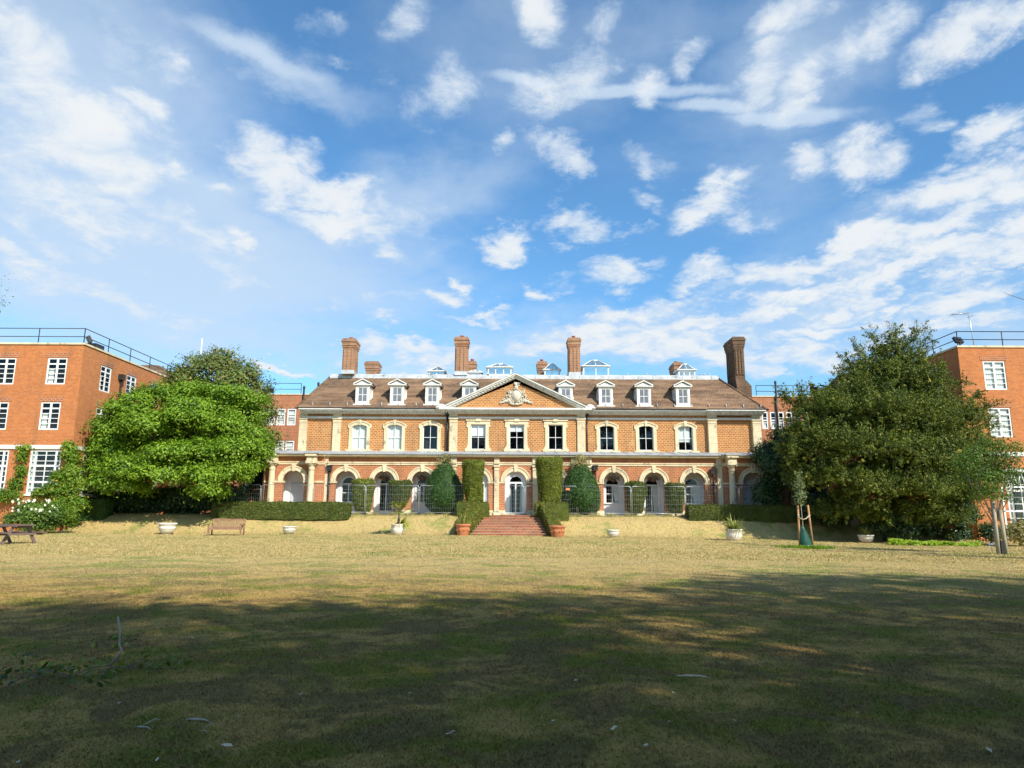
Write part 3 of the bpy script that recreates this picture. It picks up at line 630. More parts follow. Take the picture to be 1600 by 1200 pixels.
# centre bays glazed in the arcade plane
for j, (cx, xa, xz, yy) in enumerate(arches[3:6]):
    F = FY(yy); m = MB(); d0 = .16; door = j == 1; hb = TZ+.14 if door else TZ+.7; r2, r3, r4 = .75, .60, .42
    o_ = [(cx-r2, TZ+.05)]+arc(cx, zs, r2, 18)+[(cx+r2, TZ+.05)]; i_ = [(cx-r3, TZ+.05)]+arc(cx, zs, r3, 18)+[(cx+r3, TZ+.05)]
    m.strip(F, o_, i_, d0, d0+.14)
    o_ = [(cx-r3, TZ+.05)]+arc(cx, zs-.02, r3, 18)+[(cx+r3, TZ+.05)]; i_ = [(cx-r4, TZ+.05)]+arc(cx, zs-.02, r4, 18)+[(cx+r4, TZ+.05)]
    m.strip(F, o_, i_, d0+.06, d0+.18); m.boxf(F, cx-r4, cx+r4, zs-.10, zs+.02, d0+.04, d0+.16)
    m.boxf(F, cx-.05, cx+.05, hb, zs-.10, d0+.06, d0+.14); m.boxf(F, cx-r4, cx+r4, TZ+.05, hb+.1, d0+.07, d0+.15)
    if not door: m.boxf(F, cx-r4, cx+r4, (hb+zs)/2-.03, (hb+zs)/2+.03, d0+.08, d0+.14)
    w = P(m, 'garden_door' if door else 'arched_window', 'whitewood')
    p = MB(); p.add([F(cx-r4, hb, d0+.11), F(cx+r4, hb, d0+.11), F(cx+r4, zs+r4-.02, d0+.11), F(cx-r4, zs+r4-.02, d0+.11)], [(0, 1, 2, 3)]); P(p, 'pane', 'glass', w)
    if door:
        q = MB()
        for s in (-1, 1):
            V = []
            for k in range(7): V += [F(cx+s*(r4-.15*k/6), hb, .5+.03*(k % 2)), F(cx+s*(r4-.08*k/6), zs-.1, .5+.03*(k % 2))]
            q.add(V, [(2*k, 2*k+2, 2*k+3, 2*k+1) for k in range(6)])
        P(q, 'curtain', 'curtain', w, recalc=False)
# upper storey
ULx, URx = PX(474, YU, 670), PX(1187, YU, 670); zu0 = zc1; zue = H(640, YU-.45)
u_top = H(654, YU); ub = H(703.5, YU)
UW = [(561.7, .83, 1, None), (616.6, .83, 1, None), (672.3, .83, 1, None), (747.6, .83, 0, None), (807.5, .83, 0, None), (867.8, .83, 0, None), (948.2, .84, 1, None), (1009.4, .86, 1, None), (1071, .86, 1, None)]
blinds = [('curtain', 0, 1), ('curtain', 0, 1), None, ('blind', .55, 1), ('blind', .74, 1), None, None, None, ('curtain', .34, 1, 0, .88)]
uw = MB(); holes = []; gt = H(664, YU); gw = .55
for px, wo, arched, _ in UW: cx = PX(px, YU, 680); holes.append((cx-gw, cx+gw, ub+.02, gt))
cb0, cb1 = PX(701, YU, 680), PX(915, YU, 680); YC = YU-.28; FC = FY(YC)
hl = [h for h in holes if h[1] < cb0]; hc = [h for h in holes if cb0 < h[0] < cb1]; hr = [h for h in holes if h[0] > cb1]
wall(uw, FU, ULx, cb0, zu0, zue, hl); wall(uw, FC, cb0, cb1, zu0, zue, hc); wall(uw, FU, cb1, URx, zu0, zue, hr)
uw.box(cb0, cb0+.01, YC, YU, zu0, zue); uw.box(cb1-.01, cb1, YC, YU, zu0, zue)
uw.add([(ULx, YU, zu0), (ULx, 62, zu0), (ULx, 62, zue), (ULx, YU, zue)], [(0, 1, 2, 3)]); uw.add([(URx, YU, zu0), (URx, 62, zu0), (URx, 62, zue), (URx, YU, zue)], [(0, 1, 2, 3)])
uw.add([(ULx, 62, TZ), (URx, 62, TZ), (URx, 62, zue), (ULx, 62, zue)], [(0, 1, 2, 3)])
P(uw, 'upper_wall', 'brick')
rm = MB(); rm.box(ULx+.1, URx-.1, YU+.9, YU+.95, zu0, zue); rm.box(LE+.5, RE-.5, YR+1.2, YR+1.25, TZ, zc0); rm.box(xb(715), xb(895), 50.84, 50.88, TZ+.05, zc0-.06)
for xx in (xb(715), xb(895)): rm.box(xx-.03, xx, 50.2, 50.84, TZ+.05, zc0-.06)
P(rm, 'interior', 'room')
for i, (px, wo, arched, _) in enumerate(UW):
    cx = PX(px, YU, 680); F = FC if 3 <= i <= 5 else FU
    w = window(F, mansion, MO, cx-gw, cx+gw, ub+.02, gt, 2, [.49], fw=.06, bw=.035, d=.08, blind=blinds[i])
    m = MB(); bs = H(667.5, YU) if arched else gt
    if arched:
        n = 10; inn = [(cx-gw+.01, ub)]+[(cx-gw+.01+2*(gw-.01)*k/n, bs+.14*math.sin(PI*k/n)**.8) for k in range(n+1)]+[(cx+gw-.01, ub)]
        wo2 = .78; out_ = [(cx-wo2, ub)]+[(cx-wo2+2*wo2*k/n, bs+.14+.28*math.sin(PI*k/n)**.8) for k in range(n+1)]+[(cx+wo2, ub)]
        m.strip(F, out_, inn, -.07, .05); m.strip(F, [(a, b_+.03) for a, b_ in out_[1:-1]], [(a, b_-.06) for a, b_ in out_[1:-1]], -.12, -.066)
        m.prism(F, [(cx-.07, bs+.1), (cx+.07, bs+.1), (cx+.11, bs+.5), (cx-.11, bs+.5)], -.14, .02)
        for s in (-1, 1): m.boxf(F, *sorted((cx+s*(wo2+.001), cx+s*(wo2+.09))), bs-.12, bs+.18, -.09, .02)
    else:
        m.boxf(F, cx-.77, cx-gw+.01, ub, gt, -.06, .05); m.boxf(F, cx+gw-.01, cx+.77, ub, gt, -.06, .05); m.boxf(F, cx-.86, cx+.86, gt+.002, gt+.26, -.07, .05)
        m.boxf(F, cx-.92, cx+.92, gt+.26, gt+.34, -.14, .05); m.boxf(F, cx-.18, cx+.18, gt+.22, gt+.40, -.16, .04)
        for s in (-1, 1):
            m.boxf(F, *sorted((cx+s*.771, cx+s*.88)), gt-.22, gt, -.06, .03)
            m.prism(F, [(cx+s*.771, ub), (cx+s*1.0, ub), (cx+s*.86, ub+.12), (cx+s*.80, ub+.32), (cx+s*.771, ub+.5)], -.055, .02)
    P(m, 'window_surround', 'stone')
    m = MB(); m.boxf(F, cx-.95, cx+.95, ub-.13, ub-.004, -.20, .06); P(m, 'window_sill', 'stone')
# pilasters upper
for a, b_, F, y_, d in ((467.5, 479.5, FU, YU, .14), (520, 532.5, FU, YU, .14), (1105.6, 1118.8, FU, YU, .3), (1175, 1188, FU, YU, .3), (702.4, 714.6, FC, YC, .12), (902, 914, FC, YC, .12)):
    pilaster(a, b_, F, zc1+.2, u_top, H(648, YU), 680, y_, d)
us = MB(); fz = MB()
zfr = H(648, YU)
for xa, xz, F in ((ULx-.15, PX(532.5, YU), FY(YU-.1)), (PX(532.5, YU), cb0, FU), (cb0, cb1, FC), (cb1, PX(1105.6, YU), FU), (PX(1105.6, YU), URx+.15, FY(YU-.22))):
    us.boxf(F, xa, xz, u_top-.06, u_top+.08, -.08, .1)
    z1 = zue
    us.boxf(F, xa-.02, xz+.02, zfr, zfr+.10, -.16, .1); us.boxf(F, xa-.06, xz+.06, zfr+.16, zfr+.24, -.60, .1); us.boxf(F, xa-.03, xz+.03, zfr+.10, zfr+.16, -.28, .1)
    us.boxf(F, xa-.08, xz+.08, zfr+.24, zue-.012, -.70, .1)
    n = int((xz-xa)/.32)
    for k in range(n): x = xa+(xz-xa)*(k+.5)/n; us.boxf(F, x-.05, x+.05, zfr+.06, zfr+.158, -.46, -.165)
P(us, 'eaves_cornice', 'white')
for xa, xz, yy in ((ULx-.35, cb0-.35, YU-.74), (cb1+.35, PX(1103, YU), YU-.74), (PX(1104, YU), URx+.45, YU-.90)): gu = MB(); gu.tube([(xa, yy, zue+.035), (xz, yy, zue+.035)], .045, 6); P(gu, 'gutter', 'dark')
downpipe(mansion, MO, PX(697.5, YU-.15), YU-.16, zc1+.5, zfr-.1); downpipe(mansion, MO, PX(917.5, YU-.15), YU-.16, zc1+.5, zfr-.1)
# roof
YE, YT = YU-.60, YU+2.2; ZE, ZT = zue+.02, H(589.5, YU+2.2); REx0, REx1 = ULx-.5, URx+.5
TX0, TX1 = PX(517, YT, 590), PX(1121, YT, 588); BY0, BY1 = 59.5, 62.7
ro_ = MB()
e = [(REx0, YE, ZE), (REx1, YE, ZE), (REx1, BY1, ZE), (REx0, BY1, ZE)]; t = [(TX0, YT, ZT), (TX1, YT, ZT), (TX1, BY0, ZT), (TX0, BY0, ZT)]
ro_.add(e+t, [(0, 1, 5, 4), (1, 2, 6, 5), (2, 3, 7, 6), (3, 0, 4, 7), (0, 3, 2, 1)])
roof = P(ro_, 'roof', 'tile')
def roofy(z): return YE+(YT-YE)*(z-ZE)/(ZT-ZE)
m = MB(); m.box(TX0-.15, TX1+.15, YT-.10, BY0, ZT+.004, ZT+.12)
m.box(TX0-.08, TX1+.08, YT-.14, YT-.08, ZT-.26, ZT+.10); k = TX0
while k < TX1: m.box(k-.04, k+.04, YT-.17, YT-.141, ZT-.27, ZT+.13); k += 1.15
m.box(TX0, TX1, YT+.15, YT+.30, ZT+.12, ZT+.24)
P(m, 'roof_flashing', 'leadlight', roof)
for (p, q) in ((e[0], t[0]), (e[1], t[1])): m = MB(); m.tube([p, q], .09, 6); P(m, 'hip_tiles', 'tile', roof)
m = MB(); x = REx0+1.2
while x < REx1:
    if not (cb0-.8 < x < cb1+.8):
        zz = ZE+.30; m.box(x-.02, x+.02, roofy(zz)-.10, roofy(zz)+.02, zz-.03, zz+.18)
    x += 1.28
P(m, 'snow_guards', 'leadlight', roof)
# pediment
pc = PX(805.5, YC-.5, 612); ph = (PX(921, YC-.5, 640)-PX(690, YC-.5, 640))/2; pz0 = zue-.02; pz1 = H(585, YC-.55); yf = YC-.62
FP = FY(yf)
m = MB(); m.prism(FP, [(pc-ph+.7, pz0+.1), (pc+ph-.7, pz0+.1), (pc, pz1-.55)], .42, .5); ty = P(m, 'pediment_brick', 'brick')
m = MB(); s_ = (pz1-pz0)/ph
for s in (-1, 1):
    def rk(t0, t1, d0, d1, over=0):
        x0, x1 = pc+s*(ph+over), pc
        poly = [(x0, pz0+t0-over*0), (x1, pz1+t0), (x1, pz1+t1), (x0, pz0+t1)]
        m.prism(FP, poly, d0, d1)
    rk(.0, .10, -.06, .45, .1); rk(-.09, -.002, .02, .43); rk(-.27, -.22, .24, .43); rk(-.22, -.092, .16, .43)
    n = 24
    for k in range(1, n): x = pc+s*ph*k/n; z = pz1-s_*ph*k/n; m.box(x-.035, x+.035, yf+.09, yf+.159, z-.18, z-.10)
m.boxf(FP, pc-ph-.15, pc+ph+.15, pz0-.05, pz0+.08, -.12, .45)
P(m, 'pediment_cornice', 'white')
m = MB(); m.add([(pc-ph-.1, yf-.08, pz0+.115), (pc, yf-.08, pz1+.115), (pc, YT+.05, pz1+.115), (pc-ph-.1, YE+.25, pz0+.115), (pc+ph+.1, yf-.08, pz0+.115), (pc+ph+.1, YE+.25, pz0+.115)], [(0, 1, 2, 3), (1, 4, 5, 2)])
P(m, 'pediment_roof', 'lead')
for s in (-1, 1):
    m = MB(); x = pc+s*(ph+.05); m.ball((x, yf+.1, pz0+.22), (.30, .2, .16)); m.ball((x+s*.2, yf+.1, pz0+.1), (.2, .16, .14)); m.box(x-.35, x+.35, yf-.1, yf+.3, pz0+.08, pz0+.14); P(m, 'scroll_block', 'white')
# carved crest
m = MB(); cz = H(617, yf); cxx = pc+.05; fy = yf+.36
m.ball((cxx, fy, cz), (.36, .16, .42), 16, 10); m.ball((cxx, fy-.06, cz), (.27, .14, .33), 16, 10)
m.tube([(cxx+.42*math.cos(a), fy, cz+.48*math.sin(a)) for a in np.linspace(0, 2*PI, 22)], .045, 6)
m.ball((cxx, fy-.02, cz+.62), (.17, .14, .14)); m.box(cxx-.2, cxx+.2, fy-.12, fy+.05, cz+.46, cz+.52); m.ball((cxx-.02, fy-.02, cz+.82), (.10, .1, .2)); m.ball((cxx+.14, fy, cz+.95), (.2, .08, .07)); m.ball((cxx-.1, fy, cz+.92), (.08, .08, .12)); m.ball((cxx+.16, fy, cz+.78), (.12, .08, .06))
rs_ = random.Random(3)
for s in (-1, 1):
    for (dx, dz, r0, tn) in ((.52, .25, .14, 1.3), (.62, -.08, .17, 1.4), (.5, -.38, .16, 1.3), (.86, -.36, .16, 1.2), (.30, -.56, .12, 1.2)):
        pts = [(cxx+s*(dx+r0*(1-q*.6)*math.cos(q*tn*2*PI)), fy-.02*q, cz+dz+r0*(1-q*.6)*math.sin(q*tn*2*PI)) for q in np.linspace(0, 1, 16)]
        m.tube(pts, .038, 5)
    for k in range(9):
        t_ = k/8; m.ball((cxx+s*(.55+.62*t_), fy, cz-.32-.22*t_+.05*math.sin(k*2)), (.10, .07, .05+.05*(1-t_)))
    for k in range(6): a = PI*(.1+.8*k/5)/1; m.ball((cxx+s*(.48+.08*(k % 2)), fy-.02, cz-.4+.16*k), (.07, .07, .06))
m.tube([(cxx-.5+.1*k, fy-.05, cz-.55-.12*math.sin(PI*k/10)) for k in range(11)], .05, 6); m.ball((cxx, fy-.04, cz-.62), (.16, .1, .08))
P(m, 'carved_crest', 'palestone')
# dormers
def dormer(px, py_off=0):
    zb = H(632.3+py_off, YU-.2); yd = roofy(zb)-.02; x = PX(px, yd, 612); w = .52; zt = H(603+py_off, yd); F = FY(yd)
    m = MB(); m.boxf(F, x-w, x-w+.17, zb, zt, 0, .12); m.boxf(F, x+w-.17, x+w, zb, zt, 0, .12); m.boxf(F, x-w+.17, x+w-.17, zt-.16, zt, 0, .12); m.boxf(F, x-w+.17, x+w-.17, zb, zb+.16, 0, .12)
    m.boxf(F, x-w-.14, x+w+.14, zb-.10, zb+.004-.01, -.10, .25)
    for s in (-1, 1):   # cheeks + splayed apron
        yb = roofy(zt)
        xs_ = x+s*(w-.02); m.add([(xs_, yd+.1, zb), (xs_, yd+.1, zt), (xs_, yb, zt), (xs_-s*.05, yd+.1, zb), (xs_-s*.05, yd+.1, zt), (xs_-s*.05, yb, zt)], [(0, 1, 2), (3, 5, 4), (0, 2, 5, 3), (0, 3, 4, 1)])
        z0 = zb-.02; m.add([(x+s*w, yd+.02, z0), (x+s*(w+.20), yd+.01, z0-.03), (x+s*(w+.02), roofy(zt-.05)-.05, zt-.05), (x+s*w, roofy(zt-.05)-.05, zt-.05)], [(0, 1, 2, 3)])
    dm = P(m, 'dormer', 'white')
    g = MB(); hz = .42; ov = .16
    g.prism(F, [(x-w-ov+.1, zt+.06), (x+w+ov-.1, zt+.06), (x, zt+hz-.06)], -.02, .06)
    g.boxf(F, x-w-ov, x+w+ov, zt, zt+.075, -.14, .3)
    for s in (-1, 1): g.prism(F, [(x+s*(w+ov), zt+.076), (x, zt+hz), (x, zt+hz+.09), (x+s*(w+ov+.03), zt+.15)], -.13, .1)
    P(g, 'dormer_gable', 'white', dm)
    r = MB(); zr = zt+hz+.09; ex = w+ov+.03
    r.add([(x-ex, yd-.1, zt+.16), (x, yd-.1, zr), (x, roofy(zr)+.1, zr), (x-ex, roofy(zt+.16)+.1, zt+.16), (x+ex, yd-.1, zt+.16), (x+ex, roofy(zt+.16)+.1, zt+.16)], [(0, 1, 2, 3), (1, 4, 5, 2)]); 
    r.add([(x-ex, yd-.1, zt+.08), (x-ex, roofy(zt+.08), zt+.08), (x+ex, roofy(zt+.08), zt+.08), (x+ex, yd-.1, zt+.08)], [(0, 1, 2, 3)])
    P(r, 'dormer_roof', 'lead', dm)
    window(F, dm, MO, x-w+.17, x+w-.17, zb+.16, zt-.16, 2, [.5], fw=.045, bw=.04, d=.03, pane='slatepane', name='sash')
for px in (566.5, 620.5, 675.5, 733): dormer(px)
for px in (884, 946.5, 1006, 1067): dormer(px, .8)
# chimneys
def chimney(px, wpx, py0, y, depth, pybase=583, mat='brick_ch', pots=1, base=None, ribs=True, xr=None):
    x = PX(px, y, 560); w = wpx/1090*y/2; z0 = H(pybase, y)-.3; z1 = H(py0, y); m = MB(); hh = z1-z0
    m.box(x-w*.80, x+w*.80, y-depth*.42, y+depth*.42, z0, z1-.75)
    if ribs:
        for k in (-1, 0, 1): m.box(x+k*w*.55-w*.14, x+k*w*.55+w*.14, y-depth*.42-.05, y-depth*.42+.01, z0+.1, z1-.9)
        for s in (-1, 1):
            for k in (-1, 0, 1): xx = sorted((x+s*w*.80, x+s*(w*.80+.06))); m.box(xx[0], xx[1], y+k*depth*.28-.1, y+k*depth*.28+.1, z0+.1, z1-.9)
    for i, (g, a, b_) in enumerate(((.86, .9, .75), (.93, .75, .6), (1.0, .6, .3), (1.08, .3, .16), (.98, .16, .06), (.9, .06, 0))):
        m.box(x-w*g, x+w*g, y-depth*.5*g, y+depth*.5*g, z1-a, z1-b_)
    c = P(m, 'chimney', mat)
    for k in range(pots):
        q = MB(); qx = x+(k-(pots-1)/2)*w*.9; q.lathe([(.13, 0), (.12, .16), (.15, .18), (.15, .24), (.1, .25)], qx, y, z1, 12); P(q, 'chimney_pot', 'potred', c)
    if pybase == 583:
        q = MB(); q.box(x-w*.9, x+w*.9, y-depth*.42-.1, y+depth*.42+.06, ZT+.12, ZT+.42); P(q, 'chimney_flashing', 'leadlight', c)
    return c
chimney(547.5, 21.5, 533, 54.9, 1.6); chimney(721.5, 22, 529.5, 55.2, 1.5); chimney(896.5, 20.5, 529.5, 55.2, 1.2)
chimney(583.5, 22, 567.5, 57.5, 1.2, 584, ribs=False, pots=0); chimney(738, 14, 566, 58, 1.0, 584, ribs=False); chimney(846.5, 16, 566, 58, 1.0, 584, ribs=False); chimney(1056, 15, 568, 58.3, 1.8, 584, ribs=False)
# big side stack on the right, widening downwards
x = PX(1151, 54.4, 560); m = MB(); y = 54.8; z1 = H(526, 54); w = .37; D_ = 1.05
m.box(x-w, x+w, y-D_, y+D_, H(592, 54), z1-.9)
for k in (-.6, 0, .6): m.box(x+k*w-.08, x+k*w+.08, y-D_-.06, y-D_+.001, H(585, 54), z1-1.0)
for k in range(5): m.box(x-w-.06, x-w+.01, y-.95+k*.42, y-.80+k*.42, H(585, 54), z1-1.0)
for g, a, b_ in ((.03, .95, .8), (.07, .8, .6), (.11, .6, .32), (.16, .32, .16), (.10, .16, .05), (.06, .05, 0)): m.box(x-w-g, x+w+g, y-D_-g, y+D_+g, z1-a, z1-b_)
zz0, zz1 = H(592, 54), H(603, 54)
m.add([(x-w, y-D_, zz0), (x+w, y-D_, zz0), (x+w, y+D_, zz0), (x-w, y+D_, zz0), (x-w, y-1.25, zz1), (x+w+.38, y-1.25, zz1), (x+w+.38, y+1.25, zz1), (x-w, y+1.25, zz1)], [(0, 1, 5, 4), (1, 2, 6, 5), (2, 3, 7, 6), (3, 0, 4, 7)])
m.box(x-w, x+w+.38, y-1.25, y+1.25, H(640, 54), zz1)
c = P(m, 'chimney', 'brick_old'); q = MB(); q.box(x-.25, x+.3, y-.5, y-.1, z1+.004, z1+.12); P(q, 'chimney_pot', 'potred', c)
# roof lanterns
def lantern(px, wpx, py0, y, sides=2, hb=0):
    x = PX(px, y, 575); w = wpx/1090*y/2; z1 = H(py0, y); z0 = ZT+.1; ze = z0+(z1-z0)*.58; dp = w*.9; m = MB()
    for (a, b_) in ((-1, -1), (1, -1), (-1, 1), (1, 1)): m.box(x+a*w-.05*(a+1), x+a*w-.05*(a-1), y+b_*dp-.05*(b_+1), y+b_*dp-.05*(b_-1), z0, ze)
    m.box(x-w-.12, x+w+.12, y-dp-.12, y+dp+.12, ze, ze+.08); m.box(x-w, x+w, y-dp, y+dp, z0-.05, z0+.16)
    for k in range(1, sides): xx = x-w+2*w*k/sides; m.box(xx-.035, xx+.035, y-dp+.01, y-dp+.06, z0+.16, ze)
    rx = w*.25; tops = [(x-rx, y, z1), (x+rx, y, z1)]
    for c_, tp in (((x-w, y-dp), 0), ((x+w, y-dp), 1), ((x-w, y+dp), 0), ((x+w, y+dp), 1)): m.tube([(c_[0], c_[1], ze+.08), tops[tp]], .035, 5)
    m.tube([tops[0], tops[1]], .05, 5); m.tube([(x, y-dp, ze+.08), (x, y, z1)], .025, 5)
    sk = P(m, 'roof_lantern', 'white')
    g = MB(); q0 = w-.06; g.box(x-q0, x+q0, y-dp+.03, y-dp+.04, z0+.16, ze); g.box(x-q0, x+q0, y+dp-.04, y+dp-.03, z0+.16, ze)
    for s in (-1, 1): g.box(*sorted((x+s*(w-.04), x+s*(w-.03))), y-dp+.05, y+dp-.05, z0+.16, ze)
    z_ = ze+.08; B = [(x-w, y-dp, z_), (x+w, y-dp, z_), (x+w, y+dp, z_), (x-w, y+dp, z_)]+tops
    g.add(B, [(0, 1, 5, 4), (1, 2, 5), (2, 3, 4, 5), (3, 0, 4)]); P(g, 'lantern_glass', 'glassroof', sk)
lantern(683.5, 24, 575, 56.5); lantern(742, 22, 579, 56, 1); lantern(781, 37, 568.5, 55.6, 3); lantern(862, 24, 568.5, 57, 2); lantern(929, 40, 562.5, 56.5, 2); lantern(1070, 26, 568, 57, 3)
for p_ in (980, 1010, 1093, 1100, 1108):
    m = MB(); x = PX(p_, 55.5, 580); m.tube([(x, 55.5, ZT+.1), (x, 55.5, ZT+.42)], .035, 6); m.ball((x, 55.5, ZT+.46), (.09, .09, .06)); P(m, 'vent_pipe', 'leadlight')
# ------------------------------------------------------------------ wings
def build_wing(side, Yf, Xc, label, ztop, zband):
    s = side; root = empty('brick_wing', (Xc, Yf, .2)); off = (Xc, Yf, .2); tag(root, label, 'building')
    Xo = Xc+s*24; Yb = 65.0; F = FY(Yf); G_ = FXp(Xc) if s < 0 else FXn(Xc)
    W = MB(); xa, xz = sorted((Xc, Xo)); holes = []; rholes = []; wins = []
    for row, (pxs, y0, y1) in enumerate(WFRONT[s]):
        for px in pxs:
            cx = PX(px, Yf, (y0+y1)/2); za, zb = H(y1, Yf, px), H(y0, Yf, px); w = WW[s][row]/2
            holes.append((cx-w, cx+w, za, zb)); wins.append((F, cx-w, cx+w, za, zb, row))
    for row, (ys, za, zb, w) in enumerate(WRET[s]):
        for yy in ys: rholes.append((yy-w/2, yy+w/2, za, zb)); wins.append((G_, yy-w/2, yy+w/2, za, zb, row+(0 if row < 2 else 0)))
    wall(W, F, xa, xz, -.3, ztop, holes, .16); wall(W, G_, Yf, Yb, -.3, ztop, rholes, .16)
    W.box(xa+.01, xz-.01, Yf+.3, Yb, ztop-.3, ztop-.05)
    W.build('wall', M['brick_wing'], root, off, recalc=False)
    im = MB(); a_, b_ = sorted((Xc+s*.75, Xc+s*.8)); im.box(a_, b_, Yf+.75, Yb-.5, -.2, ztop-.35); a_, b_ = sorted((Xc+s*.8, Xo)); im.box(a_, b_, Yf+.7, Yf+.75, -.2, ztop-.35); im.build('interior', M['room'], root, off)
    cp = MB(); o = .07; a_, b_ = sorted((Xc-s*o, Xo)); cp.box(a_, b_, Yf-o, Yf+.35, ztop, ztop+.12); a_, b_ = sorted((Xc-s*o, Xc+s*.35)); cp.box(a_, b_, Yf+.352, Yb, ztop, ztop+.12); cp.build('coping', M['stone'], root, off)
    bd = MB(); a_, b_ = sorted((Xc-s*.08, Xo)); bd.box(a_, b_, Yf-.08, Yf+.02, zband, zband+.26); a_, b_ = sorted((Xc-s*.08, Xc+s*.02)); bd.box(a_, b_, Yf+.021, Yb, zband, zband+.26); bd.build('band_course', M['white'], root, off)
    ln = MB()
    for (FF, a, b, za, zb, row) in wins:
        if row < 2:
            bl = None
            if s > 0: bl = ('curtain', 0, 1)
            elif (int(a*7)+row) % 3 == 0: bl = ('curtain', 0, .6, 0, .3)
            wi_ = window(FF, root, off, a, b, za, zb, 2, [.2, .4, .6], fw=.09, bw=.04, d=.03, transom=.80, mull=.13, blind=bl); ln = MB(); ln.boxf(FF, a-.16, b+.16, zb+.02, zb+.34, -.012, .03); ln.build('lintel_course', M['brick_rear'], wi_, off)
        else:
            w = MB(); w.frame(FF, a, b, za, zb, .1, .02, .08); t1 = a+(b-a)*.17; t2 = b-(b-a)*.17; zt1 = za+(zb-za)*.64; zt2 = za+(zb-za)*.27
            for t in (t1, t2): w.boxf(FF, t-.06, t+.06, za+.1, zb-.1, .024, .076)
            for z_ in (zt1, zt2): w.boxf(FF, a+.1, b-.1, z_-.06, z_+.06, .03, .07)
            n = (t1+t2)/2; w.boxf(FF, n-.03, n+.03, za+.1, zb-.1, .034, .066)
            for f in (.14, .40, .52, .75, .88): z_ = za+(zb-za)*f; w.boxf(FF, a+.1, b-.1, z_-.02, z_+.02, .038, .064)
            w.boxf(FF, a-.06, b+.06, za-.12, za-.002, -.08, .08)
            wo = w.build('tall_window', M['whitewood'], root, off); p = MB(); p.boxf(FF, a+.1, b-.1, za+.1, zb-.1, .046, .052); p.build('pane', M['glass'], wo, off)
            if s > 0 or True:
                q = MB(); V = []
                for k in range(7): V += [FF(t1-.25+.3*k/6, za+.1, .14+.02*(k % 2)), FF(t1-.25+.3*k/6, zb-.1, .14+.02*(k % 2))]
                q.add(V, [(2*k, 2*k+2, 2*k+3, 2*k+1) for k in range(6)]); q.build('curtain', M['curtain'], wo, off, recalc=False)
    zr = ztop+.12; railing(root, off, [(Xo, Yf+.12, zr), (Xc+s*.12, Yf+.12, zr), (Xc+s*.12, Yb, zr)], 1.0)
    return root, off
# windows: front rows then return rows
YLw, YRw = 45.0, 45.7
XLw = PX(131.5, YLw, 540); XRw = PX(1496, YRw, 542)
WFRONT = {-1: [([88, 8, -70, -150], 559, 600.5), ([77.5, -4, -85, -165], 628, 671.5), ([68.5, -14, -98], 703, 772)], 1: [([1555, 1638, 1720], 564, 609), ([1563.5, 1650, 1735], 637, 683), ([1598, 1690], 736, 822)]}
WW = {-1: [1.27, 1.27, 1.95], 1: [1.45, 1.45, 1.9]}
zl = [(H(600.5, YLw, 88), H(559, YLw, 88)), (H(671.5, YLw, 77), H(628, YLw, 77)), (H(772, YLw, 68), H(703, YLw, 68))]
zr_ = [(H(609, YRw, 1555), H(564, YRw, 1555)), (H(683, YRw, 1563), H(637, YRw, 1563))]
WRET = {-1: [([47.8, 51.1, 54.4, 57.7, 61], *zl[0], 1.3), ([47.8, 51.1, 54.4, 57.7, 61], *zl[1], 1.3), ([47.3, 51.1, 55.4, 59.5], *zl[2], 2.0)], 1: [([48.6, 52, 55.4, 58.8], *zr_[0], 1.3), ([48.6, 52, 55.4, 58.8], *zr_[1], 1.3)]}
lw, loff = build_wing(-1, YLw, XLw, 'three-storey red brick wing at the left edge, with white windows and roof railing', H(538.6, YLw, 131), H(702, YLw, 110))
rw, roff = build_wing(1, YRw, XRw, 'three-storey red brick wing at the right edge behind the yew, with a roof aerial', H(542.8, YRw, 1496), H(737, YRw, 1540)+1.0)
zt_l, zt_r = H(538.6, YLw, 131), H(542.8, YRw, 1496)
floodlight(lw, loff, XLw-.15, YLw+.9, zt_l+.1, -.9, .5); floodlight(rw, roff, PX(1524, YRw), YRw+.2, zt_r+.12, .3, -.5)
m = MB(); m.box(XLw-1.1, XLw-.2, YLw+1.6, YLw+2.6, zt_l+.12, zt_l+.5); m.build('roof_vent_box', M['dark'], lw, loff)
m = MB(); xx = XLw+.16; m.tube([(xx, 49.5, .3), (xx, 49.5, H(594, 49.5, 187))], .07, 8); zz = H(594, 49.5, 187); m.box(xx-.16, xx+.16, 49.3, 49.7, zz, zz+.4); m.build('downpipe', M['dark'], lw, loff)
m = MB(); ax = PX(1519, YRw+2, 510); az0 = zt_r+.1; az1 = H(489, YRw+2, 1514)
m.tube([(ax, YRw+2, az0), (ax-.15, YRw+2, az1)], .03, 6); tx = ax-.15; m.tube([(tx+.15, YRw+2, az1), (tx-1.25, YRw+2, az1-.12)], .02, 5)
for k in range(9): q = tx-1.2+.14*k; zq = az1-.12*(1-k/9); m.tube([(q, YRw+1.75, zq), (q, YRw+2.25, zq)], .012, 4); m.tube([(q, YRw+2, zq-.08), (q, YRw+2, zq+.08)], .012, 4)
m.tube([(tx+.1, YRw+1.7, az1-.25), (tx+.1, YRw+2.3, az1-.25)], .02, 4); m.build('aerial', M['galv'], rw, roff)
